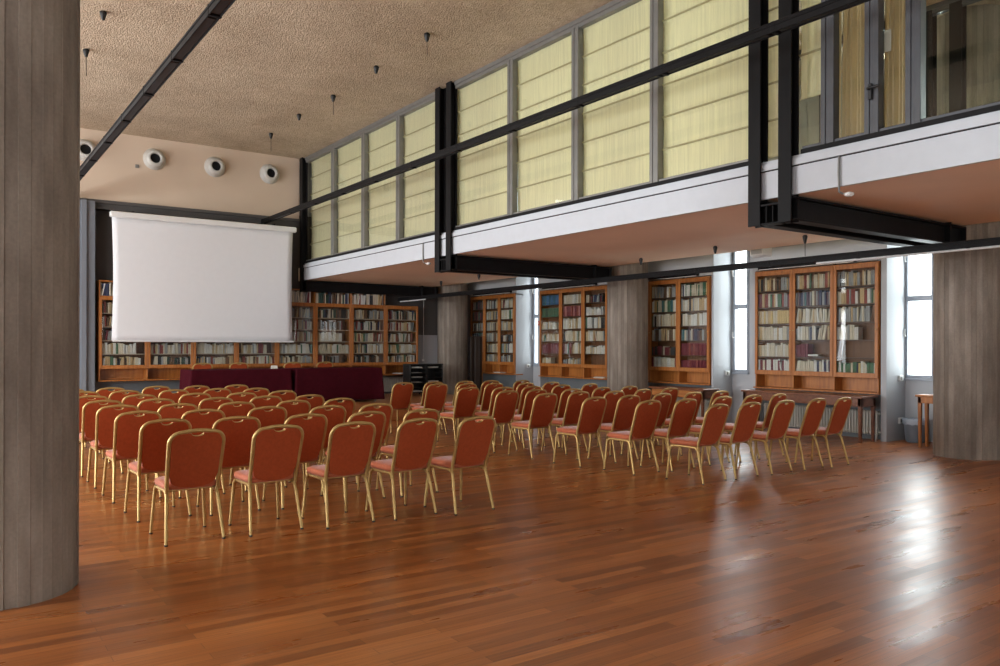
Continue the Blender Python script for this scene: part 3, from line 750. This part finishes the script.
# ------------------------------------------------------------------ desks and tables
def table(loc, rz, L, D, H, label, apron=.12, drawers=0, leg=.055, mat=None, name='desk', cat='desk', top_over=.03):
    mat = mat or M['desk']
    t = thing(name, loc, label, cat, None, rz)
    MB().bbox(0, L, 0, D, H - .035, H, .006).build('tabletop', mat, t)
    o = top_over
    a = MB(); a.bbox(o, L - o, o, o + .022, H - .035 - apron, H - .035); a.bbox(o, L - o, D - o - .022, D - o, H - .035 - apron, H - .035)
    a.bbox(o, o + .022, o, D - o, H - .035 - apron, H - .035); a.bbox(L - o - .022, L - o, o, D - o, H - .035 - apron, H - .035)
    a.build('apron', mat, t)
    for x in (o, L - o - leg):
        for y in (o, D - o - leg):
            m = MB(); m.add([(x + .5 * leg + sx * k * leg / 2, y + .5 * leg + sy * k * leg / 2, z) for z, k in ((0, .68), (H - .035 - apron, 1), (H - .036, 1)) for sx, sy in ((-1, -1), (1, -1), (1, 1), (-1, 1))],
                  [(0, 3, 2, 1), (8, 9, 10, 11)] + [(q * 4 + i, q * 4 + (i + 1) % 4, q * 4 + 4 + (i + 1) % 4, q * 4 + 4 + i) for q in (0, 1) for i in range(4)])
            m.build('leg', mat, t)
    for k in range(drawers):
        w_ = (L - 2 * o - .1) / drawers; x = o + .05 + k * w_
        d = MB().bbox(x + .01, x + w_ - .01, o - .014, o + .3, H - .035 - apron + .015, H - .05, .004).build('drawer', M['wood_x'], t)
        MB().lathe([(.008, 0), (.008, .014), (.016, .02), (.014, .03), (.004, .034)], (x + w_ / 2, o - .014, H - .04 - apron / 2), 10, 0, Matrix.Rotation(PI / 2, 4, 'X')).build('drawer_knob', M['gold'], d)
    return t
table((12.42, 9.74, 0), -PI / 2, 2.42, .50, .775, 'long plain brown desk under the three-door bookcase', .14)
table((12.42, 12.15, 0), -PI / 2, 1.50, .48, .74, 'brown desk with two orange drawer fronts under a bookcase', .16, 2)
table((12.68, 6.58, 0), -PI / 2, .46, .32, .84, 'small wooden side table half hidden behind the round column', .10, 0, .05, M['wood'], 'side_table', 'table')

# burgundy tables: cloth over trestle table
def cloth_table(x0, x1, y0, y1, H, label_c, label_t):
    tb = thing('folding_table', ((x0 + x1) / 2, (y0 + y1) / 2, PZ), label_t, 'table', 'folding tables on the podium')
    L, D = x1 - x0, y1 - y0
    MB().bbox(-L / 2 + .02, L / 2 - .02, -D / 2 + .02, D / 2 - .02, H - .03, H - .002).build('tabletop', M['desk'], tb)
    for sx in (-1, 1):
        for sy in (-1, 1): MB().tube([(sx * (L / 2 - .15), sy * (D / 2 - .08), H - .03), (sx * (L / 2 - .15), sy * (D / 2 - .05), 0)], .016, 8).build('leg', M['alu'], tb)
    m = MB(); hem = .055; per = []
    def ring(zf, amp, grow):
        out = []; n = 240
        P_ = 2 * (L + D); r = random.Random(int(x0 * 10))
        for k in range(n):
            s = P_ * k / n
            if s < L: p = (-L / 2 + s, -D / 2); nx, ny = 0, -1
            elif s < L + D: p = (L / 2, -D / 2 + (s - L)); nx, ny = 1, 0
            elif s < 2 * L + D: p = (L / 2 - (s - L - D), D / 2); nx, ny = 0, 1
            else: p = (-L / 2, D / 2 - (s - 2 * L - D)); nx, ny = -1, 0
            dc = min(abs(abs(p[0]) - L / 2) + abs(abs(p[1]) - D / 2), 1)
            fold = amp * (.5 + .5 * math.sin(s * 9.5 + 1.2 * math.sin(s * 2.1))) * (1.4 if nx else .7)
            corner = grow * math.exp(-(dc / .12) ** 2)
            g_ = fold + corner + grow * .25
            ox = (nx if nx else (math.copysign(1, p[0]) * math.exp(-(dc / .12) ** 2))); oy = (ny if ny else (math.copysign(1, p[1]) * math.exp(-(dc / .12) ** 2)))
            out.append((p[0] + ox * g_, p[1] + oy * g_, zf))
        return out
    rings = [ring(H + .006, 0, 0)] + [ring(H + .006 - .01 - (H - hem) * q, .022 * q, .022 * q + .004) for q in (0, .1, .25, .45, .65, .85, 1)]
    n = 240; vs = [p for g_ in rings for p in g_]
    fs = [(i * n + k, i * n + (k + 1) % n, (i + 1) * n + (k + 1) % n, (i + 1) * n + k) for i in range(len(rings) - 1) for k in range(n)]
    m.add(vs, fs, 0, True); m.add(rings[0], [tuple(range(n))])
    o = m.build('tablecloth', M['burgundy']); o.location = tb.location; tag(o, label_c, 'tablecloth', 'burgundy tablecloths on the podium')
    md = o.modifiers.new('thick', 'SOLIDIFY'); md.thickness = .004; md.offset = 1
cloth_table(4.30, 6.435, 17.3, 18.2, .80, 'floor-length burgundy cloth on the podium table nearer the wall pier', 'folding table under the burgundy cloth nearer the wall pier')
cloth_table(6.575, 8.70, 17.3, 18.2, .80, 'floor-length burgundy cloth on the podium table nearer the magazine rack', 'folding table under the burgundy cloth nearer the magazine rack')
t = MB(); t.add([(-.07, -.03, 0), (.07, -.03, 0), (.07, 0, .07), (-.07, 0, .07), (.07, .03, 0), (-.07, .03, 0)], [(0, 1, 2, 3), (3, 2, 4, 5), (0, 5, 4, 1), (0, 3, 5), (1, 4, 2)])
o = t.build('name_card', M['paper']); o.location = (6.2, 17.7, PZ + .8085); tag(o, 'small white folded card on the burgundy table', 'card')

# ------------------------------------------------------------------ banquet chairs
def make_chair():
    t = thing('banquet_chair', (0, 0, 0), '', 'chair')
    g = M['gold']
    def lean(z): return -.195 - .16 * max(0, (z - .44)) / .49     # y of the backrest plane at height z
    W = .213
    # back frame: inverted U with rounded shoulders and slightly crowned top
    pts = []
    for z in (.405, .46, .55, .65, .74, .81): pts.append((-W + .012 * (1 - (z - .4) / .4), z))
    for k in range(1, 7):
        a = PI - k * (PI / 2) / 7; pts.append((-W + .085 + .085 * math.cos(a), .812 + .088 * math.sin(a)))
    for x in (-.06, 0): pts.append((x, .904 + .010 * (1 - (x / .12) ** 2)))
    pts = pts + [(-x, z) for x, z in pts[:-1]][::-1]
    MB().tube([(x, lean(z), z) for x, z in pts], .017, 8, 0, .015, up=Vector((0, 1, 0))).build('back_frame', g, t)
    # upholstered back panel, notched for the hand hold, dipping at the bottom centre
    out = []
    for x, z in pts[1:-1]:
        f_ = .935
        out.append((x * f_, min(z, .896) if abs(x) > .05 else z - .012))
    out = [(x, z) for x, z in out if z > .54]
    top = []
    for x, z in out:
        if abs(x) < .056: continue
        top.append((x, z - .004))
    left = [p for p in top if p[0] < 0]; right = [p for p in top if p[0] > 0]
    notch = [(.050 * math.cos(PI + PI * k / 8), .888 + .022 * math.sin(PI + PI * k / 8)) for k in range(9)]
    bot = [(-.2 * math.cos(PI * (1 - k / 12)) * -1, .515 - .055 * math.sin(PI * k / 12)) for k in range(13)]
    bot = [(.182 * math.cos(PI * k / 12), .520 - .085 * math.sin(PI * k / 12) ** .7) for k in range(13)]
    poly = left + notch + right + bot
    bm = bmesh.new()
    vs = [bm.verts.new((x, lean(z) - .014, z)) for x, z in poly]
    fce = bm.faces.new(vs)
    r = bmesh.ops.extrude_face_region(bm, geom=[fce])
    for v in [e for e in r['geom'] if isinstance(e, bmesh.types.BMVert)]: v.co.y += .040
    bmesh.ops.recalc_face_normals(bm, faces=bm.faces)
    rim = [e for e in bm.edges if len(e.link_faces) == 2 and any(len(f_.verts) > 4 for f_ in e.link_faces)]
    bmesh.ops.bevel(bm, geom=rim, offset=.006, segments=2, affect='EDGES', profile=.5)
    bmesh.ops.triangulate(bm, faces=[f_ for f_ in bm.faces if len(f_.verts) > 4])
    me = bpy.data.meshes.new('backrest'); bm.to_mesh(me); bm.free(); me.materials.append(M['velvet'])
    o = bpy.data.objects.new('backrest', me); COL.objects.link(o); o.parent = t
    MB().tube([(x, lean(z) + .004, z) for x, z in notch], .005, 6, 0, .018, up=Vector((0, 1, 0))).build('hand_hold', g, t)
    # seat cushion
    m = MB(); n = 40; rings = []
    def ring(hw, hd, z, e=.32, crown=0):
        return [(hw * math.copysign(abs(math.cos(2 * PI * k / n)) ** e, math.cos(2 * PI * k / n)), .015 + hd * math.copysign(abs(math.sin(2 * PI * k / n)) ** e, math.sin(2 * PI * k / n)), z) for k in range(n)]
    prof = [(.195, .20, .425), (.208, .213, .430), (.214, .220, .445), (.214, .220, .462), (.206, .212, .476), (.185, .19, .485), (.12, .12, .492), (.03, .03, .494)]
    rings = [ring(*p) for p in prof]; vs = [p for g_ in rings for p in g_]
    m.add(vs, [(i * n + k, i * n + (k + 1) % n, (i + 1) * n + (k + 1) % n, (i + 1) * n + k) for i in range(len(rings) - 1) for k in range(n)], 0, True)
    m.add(rings[0], [tuple(range(n))[::-1]]); m.add(rings[-1], [tuple(range(n))], 0, True)
    m.build('seat', M['seat_fab'], t)
    # seat frame: two side rails and cross bars
    m = MB()
    for s in (-1, 1): m.tube([(s * .196, -.135, .412), (s * .196, .145, .412)], .012, 8, 0, .014)
    m.tube([(-.196, .13, .412), (.196, .13, .412)], .010, 6); m.tube([(-.196, -.12, .412), (.196, -.12, .412)], .010, 6)
    m.build('seat_frame', g, t)
    for s in (-1, 1):
        f_ = [(s * .196, .145, .412), (s * .1965, .175, .405), (s * .198, .197, .385), (s * .2, .205, .355), (s * .213, .222, .16), (s * .222, .236, .012)]
        l = MB().tube(f_, [.0165, .0165, .016, .0155, .014, .0125], 8, 0, [.018, .018, .0175, .017, .015, .0135]).build('leg', g, t)
        MB().lathe([(.013, 0), (.0145, .002), (.0145, .010), (.012, .013)], (s * .222, .236, 0), 10).build('foot_cap', M['rubber'], l)
        b_ = [(s * .196, -.135, .412), (s * .1965, -.165, .406), (s * .199, -.188, .386), (s * .202, -.200, .355), (s * .216, -.248, .16), (s * .226, -.287, .012)]
        l = MB().tube(b_, [.0165, .0165, .016, .0155, .014, .0125], 8, 0, [.018, .018, .0175, .017, .015, .0135]).build('leg', g, t)
        MB().lathe([(.013, 0), (.0145, .002), (.0145, .010), (.012, .013)], (s * .226, -.287, 0), 10).build('foot_cap', M['rubber'], l)
    return t
chair0 = make_chair(); chair_used = False
def put_chair(x, y, rz, label, group, z=0):
    global chair_used
    if not chair_used: c = chair0; chair_used = True
    else: c = copy_tree(chair0)
    # x, y: top centre of the backrest
    off = Vector((0, -.355, 0)); off.rotate(Matrix.Rotation(rz, 3, 'Z'))
    c.location = (x - off.x, y - off.y, z); c.rotation_euler = (0, 0, rz)
    tag(c, label, 'chair', group)
CHL = [[(1.68, 6.63), (2.34, 6.59), (2.98, 6.49), (3.62, 6.46), (4.19, 6.33)],
 [(1.68, 7.69), (2.29, 7.59), (2.95, 7.52), (3.57, 7.44), (4.20, 7.42)],
 [(1.65, 8.77), (2.26, 8.65), (2.95, 8.66), (3.56, 8.43), (4.15, 8.41)],
 [(1.63, 9.78), (2.24, 9.66), (2.88, 9.55), (3.55, 9.47), (4.18, 9.51)],
 [(1.62, 10.73), (2.22, 10.67), (2.91, 10.50), (3.55, 10.48), (4.12, 10.39)],
 [(1.63, 11.77), (2.22, 11.70), (2.93, 11.62), (3.51, 11.40), (4.16, 11.55)],
 [(1.69, 12.89), (2.24, 12.85), (2.89, 12.68), (3.53, 12.69), (4.07, 12.48)],
 [(1.62, 13.80), (2.20, 13.80), (2.90, 13.92), (3.48, 13.70), (4.12, 13.67)]]
CHR = [[(7.45, 6.14), (8.03, 6.13), (8.69, 6.11), (9.34, 6.09), (9.83, 6.02)],
 [(7.26, 7.06), (7.87, 7.00), (8.67, 7.07), (9.26, 7.03), (9.83, 7.02)],
 [(7.13, 7.92), (7.79, 7.95), (8.49, 8.00), (9.10, 7.96), (9.70, 7.95)],
 [(7.08, 8.90), (7.77, 8.98), (8.33, 8.82), (9.07, 8.95), (9.70, 8.98)],
 [(7.01, 9.74), (7.64, 9.84), (8.17, 9.62), (8.89, 9.71), (9.55, 9.75)],
 [(7.06, 10.9), (7.55, 10.62), (8.16, 10.64), (8.87, 10.72), (9.56, 10.76)],
 [(7.24, 12.2), (7.74, 12.0), (8.24, 11.87), (8.77, 11.62), (9.40, 11.66)],
 [(6.96, 12.95), (7.58, 12.90), (8.24, 12.85), (8.80, 12.80), (9.38, 12.56)]]
jr = random.Random(5)
for bi, (rows, side) in enumerate(((CHL, 'screen-side'), (CHR, 'window-side'))):
    for ri, row in enumerate(rows):
        for ci, (x, y) in enumerate(row):
            k = 8 - ri
            aisle = 5 - ci if bi == 0 else ci + 1
            lab = 'orange banquet chair with gold frame, %s seat from aisle, %s row from podium, %s block' % (ORD[aisle], ORD[k], side)
            base = .01 + .012 * ci if bi == 0 else .07 + .012 * ci
            put_chair(x + (.022 if bi == 0 else 0), y, base + jr.uniform(-.04, .04), lab, 'orange banquet chairs in the %s block' % side)
for i, u in enumerate((4.97, 5.8, 7.12, 7.95)):
    put_chair(u, 18.95, jr.uniform(-.05, .05), 'orange banquet chair behind the burgundy tables, %s from the wall pier' % ORD[i + 1], 'orange banquet chairs on the podium', PZ)

# ------------------------------------------------------------------ radiators
def radiator(loc, rz, n, label, h0=.10, h1=.50):
    t = thing('radiator', loc, label, 'radiator', 'column radiators under the bookcases', rz)
    for k in range(n):
        m = MB(); x = k * .055
        m.bbox(x + .010, x + .040, 0, .10, h0, h1, .012); m.build('section', M['rad'], t)
    m = MB(); m.tube([(-.02, .05, h0 + .05), (n * .055 + .02, .05, h0 + .05)], .016, 8); m.tube([(-.02, .05, h1 - .05), (n * .055 + .02, .05, h1 - .05)], .016, 8)
    for x in (.05, n * .055 - .05): m.bbox(x - .012, x + .012, .03, .07, 0, h0 + .03)
    m.build('header_pipe', M['rad'], t)
radiator((13.12, 9.75, 0), -PI / 2, 42, 'cream column radiator under the long desk', .08, .50)
radiator((13.12, 13.0, 0), -PI / 2, 34, 'cream column radiator under the drawer desk', .08, .50)
radiator((13.12, 16.4, 0), -PI / 2, 40, 'cream column radiator below the blue and green bookcase', .08, .50)
for i, x in enumerate((4.9, 8.9)): radiator((x, 20.08, PZ * 0), 0, 38 if i == 0 else 36, ['cream column radiator on the back wall behind the tables', 'cream column radiator on the back wall beside the magazine rack'][i], .3, .72)

# ------------------------------------------------------------------ magazine rack (black) with papers
t = thing('magazine_rack', (10.28, 18.75, PZ), 'black magazine rack with stacked papers on the podium end', 'rack')
W, D, H = .98, .42, .84
m = MB()
for x in (0, W / 2, W):
    for y in (0, D - .03): m.bbox(x - .016, x + .016, y, y + .03, .0, H)
m.bbox(-.016, W + .016, 0, D, H - .03, H); m.bbox(-.01, W + .01, D - .02, D - .005, .03, H - .03); m.bbox(-.016, -.004, .03, D - .03, .04, H - .03); m.bbox(W + .004, W + .016, .03, D - .03, .04, H - .03)
m.bbox(W / 2 - .03, W / 2 + .03, 0, D - .02, .03, H - .03); m.build('frame', M['black'], t)
rk = random.Random(3)
slots = []
for c in range(2):
    for k in range(6):
        z = .06 + k * .128; x0 = c * W / 2 + .02
        MB().bbox(x0, x0 + W / 2 - .04, .0, D - .03, z, z + .012, .002).bbox(x0, x0 + W / 2 - .04, 0, .01, z, z + .03, .002).build('tray', M['black'], t)
        slots.append((c, k, x0, z + .0135))
for c, k, x0, z in slots:
    if rk.random() < .22: continue
    m = MB(); nn = rk.randint(2, 6)
    for q in range(nn):
        m.box(-.15, .15, -.13, .13, q * .009, q * .009 + .0075, 0, Matrix.Translation((rk.uniform(-.02, .02), rk.uniform(-.02, .02), 0)) @ Matrix.Rotation(rk.uniform(-.1, .1), 4, 'Z'))
    o = m.build('paper_stack', M['paper']); o.location = (10.28 + x0 + .22, 18.75 + .2, PZ + z)
    tag(o, 'stack of papers, %s tray up, %s column of the magazine rack' % (ORD[k + 1], 'screen-side' if c == 0 else 'window-side'), 'papers', 'papers in the magazine rack')

# dark folding screen near the corner column
t = thing('folding_screen', (12.30, 18.95, 0), 'dark brown folded wooden screen leaning upright by the corner column', 'folding screen')
for k, (x, a) in enumerate(((0, .25), (.14, -.2), (.27, .22))):
    Mx = Matrix.Translation((x, 0, 0)) @ Matrix.Rotation(a, 4, 'Z')
    m = MB(); m.bbox(0, .13, -.02, .02, .0, 1.86, .004, 0, Mx); m.bbox(.02, .11, -.027, -.018, .1, 1.76, .003, 0, Mx); m.build('panel', M['dark_wood'], t)
    MB().bbox(.125, .145, -.028, .028, 0, 1.87, .003, 0, Mx).build('hinge_post', M['wood'] if k == 2 else M['dark_wood'], t)

# loudspeaker on the wall
t = thing('wall_speaker', (XR, 9.7, 3.32), 'white wedge-shaped wall loudspeaker above the long-desk bookcase', 'speaker')
m = MB(); a, b, c = .22, .15, .30
m.add([(0, -a, 0), (-.16, -b, .03), (-.16, b, .03), (0, a, 0), (0, -a, c), (-.22, -b, c), (-.22, b, c), (0, a, c)], [(0, 3, 2, 1), (4, 5, 6, 7), (0, 1, 5, 4), (1, 2, 6, 5), (2, 3, 7, 6), (3, 0, 4, 7)])
m.build('cabinet', M['white'], t)
m = MB(); m.add([(-.168, -b * .85, .05), (-.168, b * .85, .05), (-.222, b * .85, c - .03), (-.222, -b * .85, c - .03)], [(0, 1, 2, 3)]); 
m.add([(-.15, -b * .85, .05), (-.15, b * .85, .05), (-.2, b * .85, c - .03), (-.2, -b * .85, c - .03)], [(0, 3, 2, 1)])
m.build('grille', M['grey_wall'], t)

# fire extinguisher sign and red call point
t = thing('fire_sign', (XW, 17.22, .50), 'white fire sign with red extinguisher mark in the slim window niche', 'sign')
MB().bbox(-.012, 0, -.13, .13, 0, .52, .002).build('plate', M['white'], t)
m = MB()
m.lathe([(.0, 0)] and [(.045, 0), (.05, .01), (.05, .14), (.03, .17), (.015, .18)], (0, 0, 0), 16, 0, Matrix.Translation((-.014, -.03, .06)) @ Matrix.Scale(.06, 4, (1, 0, 0)))
m.tube([(-.015, -.03, .24), (-.015, .02, .27), (-.015, .06, .2), (-.015, .065, .12)], .008, 6)
m.build('extinguisher_mark', M['red'], t)
m = MB(); m.lathe([(.005, 0), (.03, .03), (.035, .06), (.012, .11), (.001, .15)], (0, 0, 0), 12, 0, Matrix.Translation((-.014, .03, .33)) @ Matrix.Scale(.06, 4, (1, 0, 0)))
m.build('flame_mark', M['red'], t)
t = thing('call_point', (XR, 16.68, 2.14), 'small red alarm call point beside the blue and green bookcase', 'alarm')
MB().bbox(-.04, 0, -.045, .045, 0, .11, .006).build('case', M['red'], t); MB().bbox(-.045, -.035, -.025, .025, .03, .08, .002).build('window_plate', M['paper'], t)

# sockets on the window reveals
def socket(x, y, z, label):
    t = thing('wall_socket', (x, y, z), label, 'socket', 'white wall sockets')
    MB().bbox(-.06, .06, -.035, 0, -.05, .05, .006).build('box', M['white'], t)
    MB().bbox(-.04, -.005, -.042, -.034, -.03, .03, .003).build('outlet', M['alu'], t); MB().bbox(.005, .04, -.042, -.034, -.03, .03, .003).build('outlet', M['white'], t)
socket(13.42, 7.22, 1.06, 'white twin socket below the bright window by the foreground column')
socket(13.42, 7.22, .34, 'white socket low on the wall beside the waste bin')
socket(13.42, 10.88, 1.04, 'white socket beside the window between the two desks')
socket(13.42, 17.73, 1.04, 'white socket beside the slim window')

# waste bin with liner
t = thing('waste_bin', (13.38, 6.93, 0), 'grey plastic waste bin with pale liner in the window niche', 'bin')
MB().lathe([(.13, 0), (.15, .02), (.185, .36), (.19, .37), (.182, .37), (.145, .03), (.02, .025)], n=24, capt=False).build('bucket', M['bin'], t)
m = MB(); n = 40
pr = [(.193, .30), (.197, .34), (.200, .385), (.192, .395), (.178, .37), (.16, .25)]
vs = [((r_ + .006 * math.sin(k * 2.1) + .004 * math.sin(k * 5.3)) * math.cos(2 * PI * k / n), (r_ + .006 * math.sin(k * 2.1)) * math.sin(2 * PI * k / n), z + .008 * math.sin(k * 1.7)) for r_, z in pr for k in range(n)]
m.add(vs, [(i * n + k, i * n + (k + 1) % n, (i + 1) * n + (k + 1) % n, (i + 1) * n + k) for i in range(len(pr) - 1) for k in range(n)], 0, True); m.build('liner', M['bag'], t)

# white cable down the corner wall
t = thing('cable', (11.45, 20.15, 1.2), 'thin white cable running down the dark panel by the corner column', 'cable')
MB().tube([(0, 0, 0), (0, .0, .6), (.01, 0, 1.2), (0, 0, 2.0)], .008, 6).build('cord', M['white'], t)
MB().bbox(-.03, .03, -.02, .02, -.06, 0, .004).build('junction_box', M['white'], t)

# ------------------------------------------------------------------ daylight
world = bpy.data.worlds.new('World'); scene.world = world; world.use_nodes = True
bg = world.node_tree.nodes['Background']; bg.inputs[0].default_value = (.93, .97, 1.0, 1); bg.inputs[1].default_value = 5.0

def area(name, loc, rot, sx, sy, power, col=(1, 1, 1), spread=PI):
    l = bpy.data.lights.new(name, 'AREA'); l.shape = 'RECTANGLE'; l.size = sx; l.size_y = sy; l.energy = power; l.color = col; l.spread = spread
    o = bpy.data.objects.new(name, l); COL.objects.link(o); o.location = loc; o.rotation_euler = rot
    return o
COOL = (.88, .94, 1.0); NEUT = (.95, .975, 1.0)
# bright overcast sky and sunlit ground just outside the narrow windows of the right wall
for a, b in WINS:
    area('daylight_window', (XW + .45, (a + b) / 2, (WZ0 + WZ1) / 2), (0, PI / 2, 0), WZ1 - WZ0 + .3, b - a + .5, 90, COOL)
    area('daylight_upper_window', (XW + .45, (a + b) / 2, (WZ2 + WZ3) / 2), (0, PI / 2, 0), WZ3 - WZ2 + .3, b - a + .5, 600, COOL)
# fill lamps added inside the unseen side and rear wall openings
TILT = math.radians(14)
for yy in (19.7, 16.9, 13.6, 10.2, 6.8):
    ww = .3 if yy > 19 else 1.2
    area('fill_side_low', (XL + .05, yy, 2.05), (0, -PI / 2 - TILT, 0), 2.2, ww, (55 if ww < 1 else 350 if yy > 10 else 285) * ww / 1.2, NEUT)
    area('fill_side_high', (XL + .05, yy, 5.0), (0, -PI / 2, 0), 2.1, ww, (20 if ww < 1 else 75) * ww / 1.2, NEUT)
area('fill_side_near', (XL + .05, -1, 2.05), (0, -PI / 2, 0), 2.2, 6, 60, COOL)
area('fill_rear', (8.6, YR + .05, 2.9), (PI / 2 + TILT, 0, 0), 8, 1.9, 150, NEUT)

# ------------------------------------------------------------------ camera and view
cam = bpy.data.cameras.new('camera'); co = bpy.data.objects.new('camera', cam); COL.objects.link(co)
F_PX, YAW, ROLL, HOR = 798.0, math.radians(35.1), math.radians(.14), 345.6
cam.sensor_fit = 'HORIZONTAL'; cam.sensor_width = 36; cam.lens = F_PX * 36 / 1000
cam.shift_y = (HOR - 333) / 1000
cam.clip_start = .05; cam.clip_end = 200
co.location = (0, 0, 1.6)
Rm = Matrix.Rotation(-YAW, 4, 'Z') @ Matrix.Rotation(PI / 2, 4, 'X') @ Matrix.Rotation(ROLL, 4, 'Z')
co.rotation_euler = Rm.to_euler()
scene.camera = co
vs_ = scene.view_settings
scene.display_settings.display_device = 'sRGB'
vs_.view_transform = 'Standard'; vs_.look = 'None'; vs_.exposure = 0; vs_.gamma = 1; vs_.use_curve_mapping = False
scene.cycles.max_bounces = 10; scene.cycles.diffuse_bounces = 5; scene.cycles.transparent_max_bounces = 16
scene.cycles.use_denoising = True
scene.cycles.sample_clamp_indirect = 8
